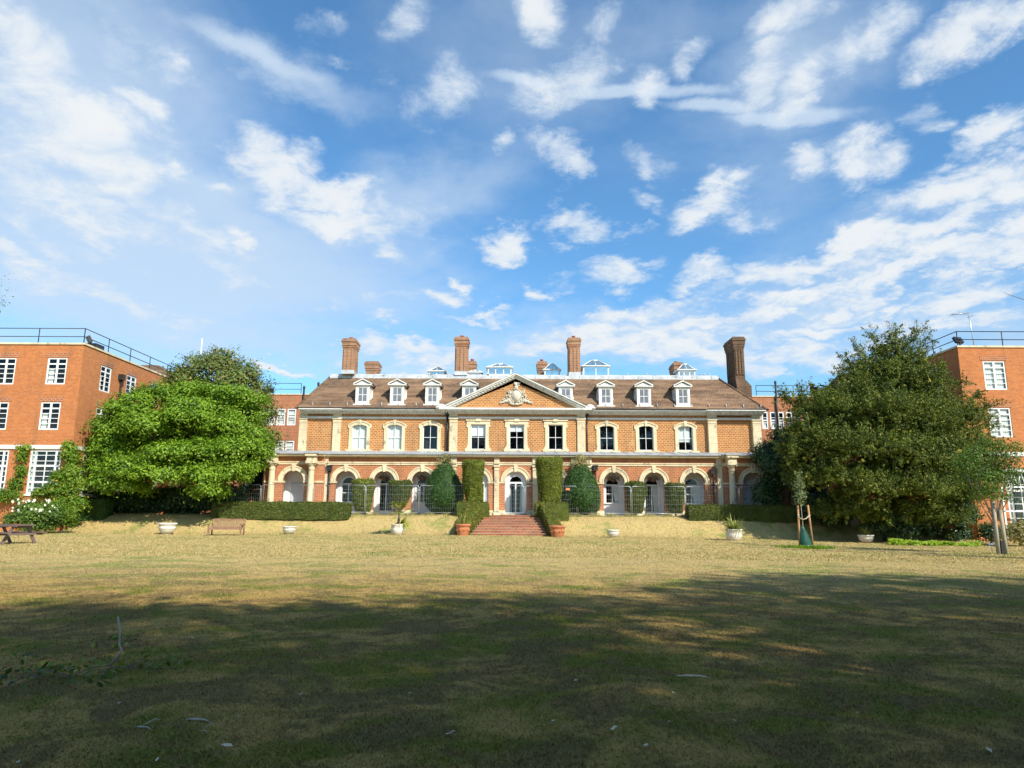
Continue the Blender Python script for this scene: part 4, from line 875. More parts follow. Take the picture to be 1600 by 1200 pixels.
# tiled roofs rising behind the wing parapets
def backroof(root, off, x0, x1, y0, y1, z0, z1):
    m = MB(); ins = min(x1-x0, y1-y0)*.42
    m.add([(x0, y0, z0), (x1, y0, z0), (x1, y1, z0), (x0, y1, z0), (x0+ins, y0+ins, z1), (x1-ins, y0+ins, z1), (x1-ins, y1-ins, z1), (x0+ins, y1-ins, z1)], [(0, 1, 5, 4), (1, 2, 6, 5), (2, 3, 7, 6), (3, 0, 4, 7), (4, 5, 6, 7), (0, 3, 2, 1)])
    m.build('tiled_roof', M['tile'], root, off)
backroof(lw, loff, XLw-16, XLw-.6, 58.5, 65.0, zt_l-.1, zt_l+2.1)
backroof(rw, roff, XRw+.6, XRw+14, 54, 65.0, zt_r-.1, zt_r+1.8)
# timber porch screen at right wing ground floor: cream bay head
m = MB(); xx = PX(1598, YRw-.5, 760); m.box(xx-1.4, xx+1.6, YRw-.7, YRw-.08, H(737, YRw-.5, 1590), H(733, YRw-.5, 1590)); zt_ = H(737, YRw-.5, 1590); zb_ = H(760, YRw-.5, 1590)
for k in range(6): x0 = xx-1.3+.5*k; m.tube([(x0, YRw-.5, zb_), (x0+.25, YRw-.5, zt_-.05)], .03, 5); m.tube([(x0+.25, YRw-.5, zt_-.05), (x0+.5, YRw-.5, zb_)], .03, 5)
m.box(xx-1.4, xx+1.6, YRw-.56, YRw-.46, zb_-.08, zb_)
for q in (-1.36, .1, 1.5): m.box(xx+q-.05, xx+q+.05, YRw-.56, YRw-.46, .1, zb_-.08)
m.box(xx-1.4, xx+1.6, YRw-.56, YRw-.46, H(800, YRw-.5, 1590), H(798, YRw-.5, 1590)); m.build('porch_screen', M['whitewood'], rw, roff)
# rear range
YB = 65.0; RO = (0, YB, TZ); rear = empty('rear_range', RO); tag(rear, 'long red brick range behind the mansion, joining the two wings', 'building')
ztb = H(618.5, YB); F = FY(YB); x0, x1 = XLw-.2, XRw+.2; holes = []; info = []
for pxs, y0, y1, w in (([375, 391, 407, 423, 439, 455.5], 638.5, 664.5, .80), ([405, 421, 437, 452.5], 688.5, 712, .80), ([1195.5, 1208.3, 1220.7, 1233.5, 1246, 1259, 1272, 1285], 643.5, 670, .56), ([1195.5, 1208.3, 1220.7, 1233.5, 1246], 695, 720, .56)):
    for px in pxs: cx = PX(px, YB, (y0+y1)/2); holes.append((cx-w/2, cx+w/2, H(y1, YB, px), H(y0, YB, px)))
W = MB(); wall(W, F, x0, x1, 0, ztb, holes, .2); W.box(x0, x1, YB+.4, YB+7, ztb-.4, ztb-.1); W.build('wall', M['brick_rear'], rear, RO, recalc=False)
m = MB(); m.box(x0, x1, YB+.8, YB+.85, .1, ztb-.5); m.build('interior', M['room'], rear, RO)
m = MB(); m.box(x0, x1, YB-.06, YB+.3, ztb, ztb+.10); m.build('coping', M['stone'], rear, RO)
for h in holes: window(F, rear, RO, *h, 1, [.33, .68] if h[0] > 0 else [.36, .68], fw=.11, bw=.05, d=.02, transom=.5, blind=('curtain', 0, 1) if h[0] < 0 else ('blind', 0, .5))
railing(rear, RO, [(x0, YB+.1, ztb+.1), (PX(470, YB, 610), YB+.1, ztb+.1)], 1.0, 3.2); railing(rear, RO, [(PX(1182, YB, 610), YB+.1, ztb+.1), (x1, YB+.1, ztb+.1)], 1.0, 3.2)
floodlight(rear, RO, PX(421, YB, 615), YB+.2, ztb-.05, 0, .3)
for px, yt in ((475, 606), (497, 600), (1212, 598)):
    m = MB(); x = PX(px, YB, 620); m.tube([(x, YB-.12, H(700, YB)), (x, YB-.12, H(yt, YB, px))], .09, 7); m.ball((x, YB-.12, H(yt, YB, px)), (.12, .12, .18)); m.build('soil_pipe', M['dark'], rear, RO)
for px, yt in ((1269, 603), (1275, 608)):
    m = MB(); x = PX(px, YB+3, 610); m.lathe([(.2, 0), (.2, H(yt, YB+3, px)-ztb+.2), (.28, H(yt, YB+3, px)-ztb+.25), (.28, H(yt, YB+3, px)-ztb+.4)], x, YB+3, ztb-.2, 12); m.build('flue', M['dark'], rear, RO)
m = MB(); x = PX(314.5, YB+5, 545); m.tube([(x, YB+5, ztb-.2), (x, YB+5, H(529, YB+5, 314))], .05, 6); m.build('flagpole', M['whitewood'], rear, RO)
backroof(rear, RO, PX(1280, YB+3, 590), PX(1400, YB+3, 590), YB+1, YB+7, ztb, ztb+3.0)

# ------------------------------------------------------------------ steps
st = empty('brick_steps', (PX(795, 44, 830), 44, .4)); tag(st, 'wide flight of red brick steps climbing the bank to the garden door', 'steps'); off = tuple(st.location)
m = MB(); NS = 8; yb0, yb1 = 43.75, 47.6; xl0, xr0 = PX(733, yb0, 836), PX(856, yb0, 836); xl1, xr1 = PX(760, yb1, 806), PX(840, yb1, 806); zb0 = G(PX(795, 44), yb0)-.02
for k in range(NS):
    ya, yz = yb0+(yb1-yb0)*k/NS, yb0+(yb1-yb0)*(k+1)/NS; t = (k+.5)/NS; z = zb0+(TZ+.05-zb0)*(k+1)/NS; xa, xz = xl0+(xl1-xl0)*t, xr0+(xr1-xr0)*t
    m.box(xa, xz, ya, yb1 if k == NS-1 else yz+.02, -.1, z-.05); 
m.build('riser_courses', M['brick_step'], st, off)
m = MB()
for k in range(NS):
    ya, yz = yb0+(yb1-yb0)*k/NS, yb0+(yb1-yb0)*(k+1)/NS; t = (k+.5)/NS; z = zb0+(TZ+.05-zb0)*(k+1)/NS; xa, xz = xl0+(xl1-xl0)*t, xr0+(xr1-xr0)*t
    m.box(xa-.005, xz+.005, ya-.03, yz-.031, z-.05, z+.004)
m.build('tread', M['brick_step'], st, off)
m = MB(); m.box(PX(745, 49), PX(868, 49), 47.62, 49.7, TZ-.1, TZ+.045); tag(m.build('path', M['paving']), 'paved landing between the top of the steps and the garden door', None, None, 'structure')
m = MB(); x_ = PX(806, 49.6); m.box(x_-1.0, x_+1.0, 49.2, 49.72, TZ+.082, TZ+.16); tag(m.build('door_step', M['stone']), 'low cream stone step under the garden door', 'step')

# ------------------------------------------------------------------ foliage
def sample_faces(core, n, up_only=None):
    """points + normals spread over an MB's faces"""
    V = np.array(core.v); T = []
    for f in core.f:
        for i in range(1, len(f)-1): T.append((f[0], f[i], f[i+1]))
    T = np.array(T); a, b, c = V[T[:, 0]], V[T[:, 1]], V[T[:, 2]]; nn = np.cross(b-a, c-a); ar = np.linalg.norm(nn, axis=1)
    i = RNG.choice(len(T), n, p=ar/ar.sum()); r1 = np.sqrt(RNG.uniform(size=(n, 1))); r2 = RNG.uniform(size=(n, 1))
    return (1-r1)*a[i]+r1*(1-r2)*b[i]+r1*r2*c[i], unit(nn[i])
def lump(core, amp, freq):
    V = np.array(core.v); o = np.stack([np.sin(V[:, 1]*freq+V[:, 2]*freq*1.3+k)+np.sin(V[:, 0]*freq*1.7-V[:, 2]*freq*.8+2*k) for k in range(3)], 1)*amp*.5
    core.v = [tuple(p) for p in V+o]
def clipped(name, core, n, size, mat, parent, spread=.03, rough_top=0, aspect=.55):
    """dense clipped foliage: leaves over a twiggy core"""
    c = np.array(core.v).mean(0); P_, N0 = sample_faces(core, n); sg = np.sign(np.sum(N0*(P_-c), 1, keepdims=True)); sg[sg == 0] = 1; N0 = N0*sg
    P_ = P_+N0*np.abs(RNG.normal(0, spread, (n, 1)))+RNG.normal(0, spread*.4, (n, 3))
    P_ = P_+N0*(RNG.uniform(size=(n, 1)) > .975)*RNG.uniform(.03, .16, (n, 1))
    if rough_top: k = N0[:, 2] > .5; P_[k, 2] += np.abs(RNG.normal(0, rough_top, k.sum()))
    V, Q = leaf_quads(P_, N0*.8+RNG.normal(0, .55, (n, 3)), size, aspect); return np_mesh(name, V, Q, mat, parent, extra=core)
def gridbox(x0, x1, y0, y1, z0, z1, step=.25, shear=None):
    m = MB()
    def face(f, na, nb):
        V = [f(i/na, j/nb) for j in range(nb+1) for i in range(na+1)]; m.add(V, [(j*(na+1)+i, j*(na+1)+i+1, (j+1)*(na+1)+i+1, (j+1)*(na+1)+i) for j in range(nb) for i in range(na)])
    nx, ny, nz = max(1, int((x1-x0)/step)), max(1, int((y1-y0)/step)), max(1, int((z1-z0)/step)); lx, ly, lz = x1-x0, y1-y0, z1-z0
    face(lambda a, b: (x0+lx*a, y0, z0+lz*b), nx, nz); face(lambda a, b: (x0+lx*a, y1, z0+lz*b), nx, nz); face(lambda a, b: (x0, y0+ly*a, z0+lz*b), ny, nz); face(lambda a, b: (x1, y0+ly*a, z0+lz*b), ny, nz); face(lambda a, b: (x0+lx*a, y0+ly*b, z1), nx, ny)
    return m
def crown(name, puffs, n, size, mat, parent, off, aspect=.5, cl=.28, per=60, up=.35, mode='leaf', lo=.72, seedshift=0, innerfrac=.12, mesh_only=False):
    pf = np.array(puffs, float); area = (pf[:, 3]*pf[:, 4]*pf[:, 5])**(2/3); cnt = np.maximum(1, (n/per*area/area.sum())).astype(int); C = []; O = []
    for p, k in zip(pf, cnt):
        got = 0; tries = 0
        while got < k and tries < 12:
            d = unit(RNG.normal(size=(k*2, 3))); d[:, 2] = np.where(d[:, 2] < -.35, -d[:, 2]*.6, d[:, 2]); r = RNG.uniform(lo, 1.03, (len(d), 1)); r[RNG.uniform(size=(len(d), 1)) < innerfrac] *= .6
            q = p[:3]+d*r*p[3:6]; keep = np.ones(len(q), bool)
            for p2 in pf:
                if p2 is p: continue
                keep &= (np.sum(((q-p2[:3])/p2[3:6])**2, 1) > .55)
            q = q[keep]; dd = d[keep]; q = q[:k-got]; dd = dd[:k-got]; C.append(q); O.append(unit(dd/p[3:6])); got += len(q); tries += 1
    C = np.concatenate(C); O = np.concatenate(O); m = len(C)
    Cr = np.repeat(C, per, 0); Or = np.repeat(O, per, 0); nn = len(Cr); sz = np.repeat(RNG.uniform(.6, 1.4, (m, 1)), per, 0)
    if mode == 'leaf':
        g = RNG.normal(0, 1, (nn, 3))*cl*sz*np.array([1, 1, .7]); P_ = Cr+g; N0 = Or*.7+unit(g)*.45+np.array([0, 0, up])+RNG.normal(0, .45, (nn, 3))
    else:   # spray: shoots along an axis
        ax = unit(O*.75+np.array([0, 0, .35])+RNG.normal(0, .35, (m, 3))); axr = np.repeat(ax, per, 0); t = RNG.uniform(0, 1, (nn, 1)); L = sz*cl*3.6
        rad = RNG.normal(0, 1, (nn, 3)); rad -= np.sum(rad*axr, 1, keepdims=True)*axr; rad = rad*(.05+.20*(1-t)**.8)*cl*3.0*sz*.55
        P_ = Cr+axr*L*(t-.35)+rad; P_[:, 2] -= (t[:, 0]**2)*.12; N0 = unit(rad)*.6+Or*.4+np.array([0, 0, up])+RNG.normal(0, .4, (nn, 3))
    V, Q = leaf_quads(P_, N0, size, aspect); V = V-np.array(off)
    return np_mesh(name, V, Q, mat, parent)
def limbs(name, base, r0, targets, mat, parent, off, fork=.35, seed=1):
    rs = random.Random(seed); m = MB(); B = Vector(base); cen = Vector((sum(t[0] for t in targets)/len(targets), sum(t[1] for t in targets)/len(targets), 0)); h = max(t[2] for t in targets)-B.z
    top = Vector((B.x*.6+cen.x*.4, B.y*.6+cen.y*.4, B.z+h*fork)); m.tube([B-Vector((0, 0, .3)), B+Vector((0, 0, .15)), B.lerp(top, .5)+Vector((rs.uniform(-.1, .1), 0, 0)), top], [r0*1.5, r0*1.08, r0*.9, r0*.75], 10)
    for t in targets:
        T = Vector(t[:3]); st_ = B.lerp(top, rs.uniform(.6, 1.0)); mid = st_.lerp(T, .5)+Vector((rs.uniform(-.3, .3), rs.uniform(-.3, .3), abs(h)*.07)); m.tube([st_, st_.lerp(mid, .5), mid, mid.lerp(T, .6), T], [r0*.5, r0*.42, r0*.32, r0*.2, r0*.08], 6)
        for k in range(2):
            s2 = mid.lerp(T, rs.uniform(0, .6)); e2 = s2+Vector((rs.uniform(-1, 1), rs.uniform(-1, 1), rs.uniform(.1, .9)))*h*.13; m.tube([s2, s2.lerp(e2, .5)+Vector((0, 0, .08)), e2], [r0*.18, r0*.12, r0*.04], 5)
    return m.build(name, mat, parent, off)
def puff(px, py, rx, ry, Y, dy=None, jy=0):
    k = Y/1100.; return (PX(px, Y+jy, py), Y+jy, H(py, Y+jy, px), rx*k, (dy or (rx*k+ry*k)/2), ry*k)
# ------------------------------------------------------------------ trees in view
def tree(name, label, cat, base, puffs, n, size, mat, trunk_r, group=None, bark='bark', limb_to=None, seed=1, fork=.35, **k):
    root = empty(name, base); tag(root, label, cat, group); off = tuple(base)
    crown('crown', puffs, n, size, M[mat], root, off, **k); tg = puffs[::max(1, len(puffs)//(limb_to or 9))]
    limbs('trunk', base, trunk_r, tg, M[bark], root, off, seed=seed, fork=fork); return root
# spreading bright green tree left
Yt = 47.2
pl = [puff(*p) for p in (
 (205,640,38,30,Yt,1.6,-1.5),(250,625,45,26,Yt,1.7,-.5),(300,640,42,26,Yt,1.7,-1.5),(345,638,36,28,Yt,1.6,.5),(382,650,32,26,Yt,1.5,0),(175,668,30,24,Yt,1.4,-1.0),(225,665,42,20,Yt,1.5,-2.6),
 (285,655,48,18,Yt,1.5,-2.4),(352,668,38,20,Yt,1.5,-2.2),(402,628,16,10,Yt,.8,0),(175,705,30,24,Yt,1.5,-1),(205,735,42,28,Yt,1.9,-2.2),(262,712,42,22,Yt,1.7,-2.6),(310,712,46,26,Yt,1.8,-2.6),(365,705,42,28,Yt,1.8,-2),
 (400,700,22,20,Yt,1.2,-1),(250,742,48,26,Yt,1.8,-2.6),(310,745,45,24,Yt,1.8,-2.6),(362,738,36,26,Yt,1.6,-2),(172,752,30,16,Yt,1.4,-1.8),(200,762,34,14,Yt,1.4,-2),(325,768,26,12,Yt,1.2,-2.6),(392,728,18,18,Yt,1.0,-1.2),(236,690,26,13,Yt,1.2,.6),(340,690,30,12,Yt,1.3,-.6),(390,682,28,18,Yt,1.4,-1.0),(172,690,24,18,Yt,1.3,-1.2),(300,612,40,16,Yt,1.4,-.6),(362,618,34,14,Yt,1.3,-.2),(160,730,22,20,Yt,1.2,-1),(410,712,14,14,Yt,.8,-.8))]
sprd = tree('spreading_tree', 'broad bright green spreading tree in layers, in front of the left wing', 'tree', (PX(275, Yt+1.6, 790), Yt+1.6, TZ-.1), [(a, b_, c, d*.84, e_*.86, f*.82) for a, b_, c, d, e_, f in pl], 100000, .20, 'leaf_bright', .28, cl=.26, per=80, up=.5, lo=.78, innerfrac=.08, aspect=.46)
crown('inner_boughs', [puff(250,692,75,45,Yt,1.4,1.3),puff(330,690,80,45,Yt,1.4,1.4),puff(290,740,100,30,Yt,1.4,1.3),puff(190,690,30,40,Yt,1.0,.8)], 15000, .28, M['leaf_bright'], sprd, tuple(sprd.location), cl=.3, per=20, lo=.3, innerfrac=.4, aspect=.55)
Ym = 51.5
pm = [puff(*p) for p in ((335,582,38,26,Ym,1.8,0),(300,600,30,26,Ym,1.6,0),(372,600,32,28,Ym,1.7,0),(335,615,50,24,Ym,2,.3),(395,630,24,26,Ym,1.4,0),(288,590,16,12,Ym,.8,-.3),(352,568,18,12,Ym,1,0),(316,566,14,9,Ym,.8,0),(402,615,10,10,Ym,.7,0),(412,645,18,14,Ym,1,.2),(400,668,20,14,Ym,1.2,.2),(418,690,18,14,Ym,1,.2),(360,640,40,20,Ym,1.6,.2),(275,602,13,12,Ym,.8,0),(270,586,7,5,Ym,.4,0),(300,562,8,6,Ym,.4,0),(357,553,8,7,Ym,.4,0),(338,549,6,6,Ym,.4,0),(386,570,9,6,Ym,.4,0),(400,586,7,6,Ym,.4,0),(417,604,8,6,Ym,.4,0),(281,574,6,5,Ym,.4,0),(425,680,9,6,Ym,.4,0))]
tree('magnolia_tree', 'olive magnolia with rusty leaf undersides rising behind the bright green tree', 'tree', (PX(345, Ym+1, 790), Ym+1, TZ-.1), pm, 26000, .22, 'leaf_magnolia', .22, cl=.34, per=34, up=.3, lo=.7, innerfrac=.2, aspect=.42)
# shrubs added to fill the deep shade below the left tree
def shrub(name, label, cat, px, py, rx, ry, Y, n, size, mat, dy=None, parts=5, cl=.2, grp=None, per=30, zb=None, **k):
    rs = random.Random(int(px)); w = rx*Y/1100; h = ry*Y/1100; cx, cz = PX(px, Y, py), H(py, Y, px); base = (cx, Y, zb if zb is not None else G(cx, Y)); dy = dy or w*.7
    pf = [(cx, Y, cz, w*.6, dy*.7, h*.7)]
    for i in range(parts): a = 2*PI*i/parts+rs.uniform(-.3, .3); q = rs.uniform(.4, .65); pf.append((cx+w*q*math.cos(a), Y+dy*.4*rs.uniform(-1, 1), cz+h*q*math.sin(a), w*.42, dy*.5, h*.42))
    root = empty(name, base); tag(root, label, cat, grp); crown('foliage', pf, n, size, M[mat], root, base, cl=cl, per=per, **k); limbs('stem', base, .05, pf[1:4], M['bark'], root, base, seed=int(px)); return root
shrub('filler_shrub', 'added dark shrub filling the deep shade under the spreading tree, nearer the left wing', 'shrub', 205, 788, 45, 26, 48.3, 9000, .2, 'leaf_dark', dy=1.0, innerfrac=.3)
shrub('filler_shrub', 'added dark shrub filling the deep shade right under the middle of the spreading tree', 'shrub', 275, 786, 52, 28, 48.2, 11000, .2, 'leaf_dark', dy=1.0, innerfrac=.3)
shrub('filler_shrub', 'added dark shrub filling the shade under the spreading tree beside the left corner columns', 'shrub', 345, 784, 42, 28, 48.6, 10000, .2, 'leaf_dark', dy=1.0, innerfrac=.3)
b = gridbox(PX(100, 46.5, 790), PX(168, 46.5, 790), 46.2, 47.3, .3, H(781, 46.5, 130), .3); lump(b, .06, 3); o = clipped('low_hedge', b, 9000, .09, M['leaf_box'], None); tag(o, 'short dark clipped hedge between the rose bush and the spreading tree', 'hedge')
# yew
Yy = 43.5
py_ = [puff(*p) for p in (
 (1392,546,22,20,Yy,1.1,.5),(1415,565,30,20,Yy,1.4,.3),(1365,575,30,26,Yy,1.4,.3),(1395,600,50,34,Yy,2.2,.2),(1340,615,38,30,Yy,1.9,0),(1440,610,36,34,Yy,1.8,.2),(1310,650,42,34,Yy,2,-.5),(1375,650,50,38,Yy,2.2,-1.4),
 (1435,660,48,40,Yy,2.2,-1.0),(1490,655,36,36,Yy,1.8,0),(1270,640,30,16,Yy,1.2,.2),(1285,690,40,30,Yy,2,-.6),(1340,705,52,34,Yy,2.3,-1.8),(1405,715,52,40,Yy,2.3,-2),(1465,715,44,38,Yy,2.1,-1.4),(1510,700,34,36,Yy,1.7,-.3),
 (1300,745,40,24,Yy,1.9,-1.2),(1360,760,46,26,Yy,2,-1.8),(1430,765,50,26,Yy,2,-1.8),(1485,760,40,26,Yy,1.9,-1.2),(1255,708,34,24,Yy,1.6,-.3),(1262,668,32,20,Yy,1.5,-.2),(1270,745,34,24,Yy,1.6,-.3),(1300,622,22,16,Yy,1,.3),(1323,558,7,9,Yy,.4,.2),(1342,545,9,9,Yy,.4,.2),(1368,528,10,10,Yy,.5,.2),(1400,520,9,9,Yy,.5,.3),(1432,518,8,9,Yy,.4,.3),(1447,530,7,9,Yy,.4,.3),(1466,570,8,11,Yy,.4,.2),(1500,600,9,12,Yy,.4,.1),(1528,618,8,11,Yy,.4,.1),(1545,632,8,10,Yy,.4,.1),(1232,620,11,5,Yy,.4,.4),(1258,611,9,6,Yy,.4,.3),(1545,665,10,10,Yy,.5,0),(1322,590,10,9,Yy,.5,.3),(1350,788,28,10,Yy,1.2,-1.6),(1440,790,26,10,Yy,1.2,-1.6),(1528,650,14,22,Yy,.8,0),(1240,622,22,9,Yy,.8,.4),(1530,735,22,24,Yy,1.2,-.2),(1330,580,14,12,Yy,.8,.3),(1425,535,10,10,Yy,.6,.4),(1390,680,90,70,Yy,3.2,1.2),(1400,610,45,50,Yy,1.8,.9),(1310,800,36,16,Yy,1.6,-.2),(1390,808,44,18,Yy,1.8,-.4),(1465,806,40,20,Yy,1.8,-.2),(1400,760,90,40,Yy,3,.4),(1505,775,26,22,Yy,1.4,-.3))]
yew = tree('yew_tree', 'large dark feathery yew on the right, taller than the wing behind it', 'tree', (PX(1400, Yy, 800), Yy+.9, G(PX(1400, Yy, 800), Yy+.9)-.1), py_, 330000, .125, 'leaf_yew', .42, bark='darkbark', cl=.31, per=70, up=.15, mode='spray', lo=.66, innerfrac=.06, aspect=.34, fork=.25, limb_to=14)
crown('inner_boughs', [(a, b_+.3, c, d*.72, e_*.72, f*.72) for a, b_, c, d, e_, f in py_ if d > .7], 18000, .30, M['leaf_yew'], yew, tuple(yew.location), cl=.3, per=20, lo=.5, innerfrac=.3, aspect=.6)
shrub('evergreen_shrub', 'tall dark glossy evergreen shrub between the mansion corner and the yew', 'shrub', 1222, 722, 36, 58, 47.6, 16000, .19, 'leaf_dark', dy=1.6, innerfrac=.25, parts=7, cl=.26)
shrub('filler_shrub', 'tall dark laurel in the gap between the spreading tree and the left corner columns', 'shrub', 396, 750, 22, 48, 53.2, 7000, .2, 'leaf_dark', dy=.8, innerfrac=.3, parts=6)
shrub('evergreen_shrub', 'dark evergreen shrub filling the gap between the tall glossy shrub and the yew', 'shrub', 1262, 765, 26, 42, 48.5, 8000, .19, 'leaf_dark', dy=1, innerfrac=.3, parts=6)
shrub('evergreen_shrub', 'lower dark shrub hiding the right corner columns of the arcade', 'shrub', 1196, 775, 20, 26, 47.6, 5000, .17, 'leaf_dark', dy=.8, cl=.22)
for px, py, rx, ry, Y, lb in ((1300, 796, 52, 34, 45.8, 'added dark shrub filling the shade under the left side of the yew'), (1400, 812, 60, 34, 43.6, 'added dark shrub filling the shade right under the middle of the yew'), (1480, 812, 50, 40, 44.6, 'added dark shrub filling the shade under the right side of the yew')):
    shrub('shade_filler_shrub', lb, 'shrub', px, py, rx, ry, Y, 8000, .19, 'leaf_dark', dy=1.0, innerfrac=.35)  # added foliage to darken what is only shade beneath the yew
# clipped pieces on the terrace
def topiary(name, label, px, py0, py1, wpx, Y, prof, n, mat, size=.085, stem=.0, group=None, lumpy=.09):
    x = PX(px, Y, (py0+py1)/2); z0, z1 = H(py1, Y, px), H(py0, Y, px); w = wpx/1110*Y/2; zb = G(x, Y) if Y < 47.8 else TZ+.05
    root = empty(name, (x, Y, zb)); tag(root, label, 'topiary', group)
    core = MB(); core.lathe([(max(.01, r*w*.96), z0+(z1-z0)*t) for r, t in prof], x, Y, 0, 28); lump(core, lumpy, 3.1)
    core.v = [(a-x, b-Y, c-zb) for a, b, c in core.v]; clipped('foliage', core, n, size, M[mat], root, .035, .03)
    s = MB(); s.tube([(0, 0, -.15), (0, 0, z0-zb+.3)], .07, 8); s.build('stem', M['bark'], root); return root
tear = [(.05, 0), (.62, .02), (.90, .12), (1.0, .28), (.97, .42), (.82, .60), (.58, .76), (.36, .88), (.26, .94), (.08, 1)]
topiary('clipped_cone', 'dark green clipped teardrop bush left of the steps with a pale sprig on top', 694, 722, 800, 60, 49.0, tear, 26000, 'leaf_box')
topiary('clipped_cone', 'dark green clipped teardrop bush right of the steps', 908, 724, 803, 60, 49.0, tear, 26000, 'leaf_box')
col_ = [(.05, 0), (.68, .01), (.72, .15), (.84, .5), (.96, .85), (1.0, .97), (.9, 1.0), (.03, 1.01)]
topiary('clipped_column', 'yellow-green clipped column left of the steps', 739.5, 722, 788, 35, 47.6, col_, 17000, 'leaf_privet', .08)
topiary('clipped_column', 'larger yellow-green clipped column right of the steps, widening upwards', 859, 718, 789, 43, 47.6, col_, 20000, 'leaf_privet', .08)
sq = [(.05, 0), (.62, .02), (.78, .3), (.92, .7), (1.0, .95), (.92, 1.0), (.03, 1.01)]
for px, y0, y1, w, lb in ((567, 751, 797, 37, 'flat-topped clipped bush between the first and second arches of the left arcade'), (626, 753, 785, 36, 'flat-topped clipped bush behind the potted palm'), (993, 755, 801, 33, 'flat-topped clipped bush between the first and second arches right of the centre'), (1055, 757, 801, 31, 'flat-topped clipped bush beside the left end of the right long hedge')):
    topiary('clipped_bush', lb, px, y0, y1, w, 48.9, sq, 9000, 'leaf_privet' if px < 600 else 'leaf_hedge', .08)
for px, py, Y, lb in ((694, 722, 49, 'wispy pale shoots rising from the left teardrop bush'), (905, 722, 49, 'wispy pale shoots rising behind the right teardrop bush')):
    cx, cz = PX(px, Y, py), H(py, Y, px); root = empty('climbing_sprig', (cx, Y, TZ)); tag(root, lb, 'climber'); of = (cx, Y, TZ)
    pf = [(cx, Y, cz-.2, .5, .3, .5), (cx+.1, Y, cz+.25, .25, .2, .3)]; crown('foliage', pf, 900, .10, M['leaf_tan'], root, of, cl=.16, per=14); limbs('stem', of, .03, pf, M['bark'], root, of)
# long low hedges
def hedge(name, label, x0, x1, y0, y1, z0, z1, n, mat, size=.075):
    c = gridbox(x0, x1, y0, y1, z0, z1, .3); lump(c, .05, 2.4); cx, cy = (x0+x1)/2, (y0+y1)/2; c.v = [(a-cx, b-cy, d-z0) for a, b, d in c.v]
    o = clipped(name, c, n, size, M[mat], None, .03, .02); o.location = (cx, cy, z0); tag(o, label, 'hedge'); return o
hedge('long_hedge', 'long low clipped hedge on the bank top in front of the left arcade', PX(336, 46.9, 795), PX(547, 46.9, 795), 46.5, 47.3, TZ-.25, H(786.5, 46.9, 440), 42000, 'leaf_hedge')
hedge('long_hedge', 'long low clipped hedge on the bank top in front of the right arcade', PX(1075, 46.7, 800), PX(1262, 46.7, 800), 46.3, 47.1, TZ-.3, H(791.5, 46.7, 1160), 38000, 'leaf_hedge')
for s, xa, xb_, xl, lb in ((-1, 713.5, 763, 0, 'L-shaped low hedge with orange tips edging the left side of the steps'), (1, 837, 887, 0, 'L-shaped low hedge with orange tips edging the right side of the steps')):
    X0, X1 = PX(xa, 46.8, 795), PX(xb_, 46.8, 795); zt = H(787, 46.9, 800); c = gridbox(X0, X1, 46.7, 47.4, TZ-.35, zt, .25)
    # arm following the steps down the bank
    xi1, xi0 = (xl1-.06, xl0-.06) if s < 0 else (xr1+.06, xr0+.06); wd = .95; n_ = 12; V = []
    for k in range(n_+1):
        t = k/n_; y = 46.75-t*3.2; xi = xi1+(xi0-xi1)*(t*3.2+.8)/3.85; w_ = wd*(1-.25*t); zb_ = G(xi, y)-.1; zt2 = zt-(zt-zb0-.62)*t; V += [(xi, y, zb_), (xi, y, zt2), (xi+s*w_, y, zt2), (xi+s*w_, y, zb_)]
    q = MB(); q.add(V, [(4*k+i, 4*k+i+1, 4*k+i+5, 4*k+i+4) for k in range(n_) for i in range(3)]+[(4*n_, 4*n_+1, 4*n_+2, 4*n_+3)]); 
    nb = len(c.v); c.v += q.v; c.f += [tuple(i+nb for i in f) for f in q.f]; c.m += q.m; c.sm += q.sm; lump(c, .04, 3)
    base = (PX((xa+xb_)/2, 46.5, 795), 46.5, TZ-.3); c.v = [(a-base[0], b-base[1], d-base[2]) for a, b, d in c.v]
    o = clipped('step_hedge', c, 17000, .075, M['leaf_hedgetop'], None, .03, .03); o.location = base; tag(o, lb, 'hedge')
# creepers and rose on the left wing
def creeper(label, pts, n, size, mat='leaf_ivy', thick=.16):
    P0 = pts[0]; base = (P0[0], P0[1], P0[2]); root = empty('creeper', base); tag(root, label, 'climber')
    pf = [(x, y, z, r, thick, rz) for x, y, z, r, rz in pts]; crown('foliage', pf, n, size, M[mat], root, base, cl=.16, per=20, up=.2, lo=.2, innerfrac=.5); m = MB()
    m.tube([(p[0], p[1]+.1, p[2]) for p in pts], [.04]*len(pts), 5); m.build('stem', M['bark'], root, base); return root
def cp(px, py, rx, ry, Y): return (PX(px, Y, py), Y, H(py, Y, px), rx*Y/1100, ry*Y/1100)
yc = YLw-.2
creeper('dense green creeper covering the corner of the left wing beside its ground floor window', [cp(112, 790, 24, 14, yc-.3), cp(112, 765, 20, 20, yc-.1), cp(110, 740, 13, 18, yc), cp(111, 715, 10, 16, yc), cp(108, 700, 6, 8, yc)], 6500, .17)
creeper('thin yellowing creeper climbing between the two tall left wing windows', [cp(14, 778, 18, 14, yc-.2), cp(26, 758, 8, 12, yc), cp(33, 738, 5, 14, yc), cp(34, 716, 5, 14, yc), cp(38, 701, 7, 5, yc)], 2600, .15)
creeper('leafy creeper below the tall window of the left wing', [cp(88, 795, 18, 16, yc-.5), cp(84, 770, 16, 14, yc-.2), cp(90, 748, 8, 12, yc-.1), cp(64, 772, 12, 8, yc-.2)], 3200, .16)
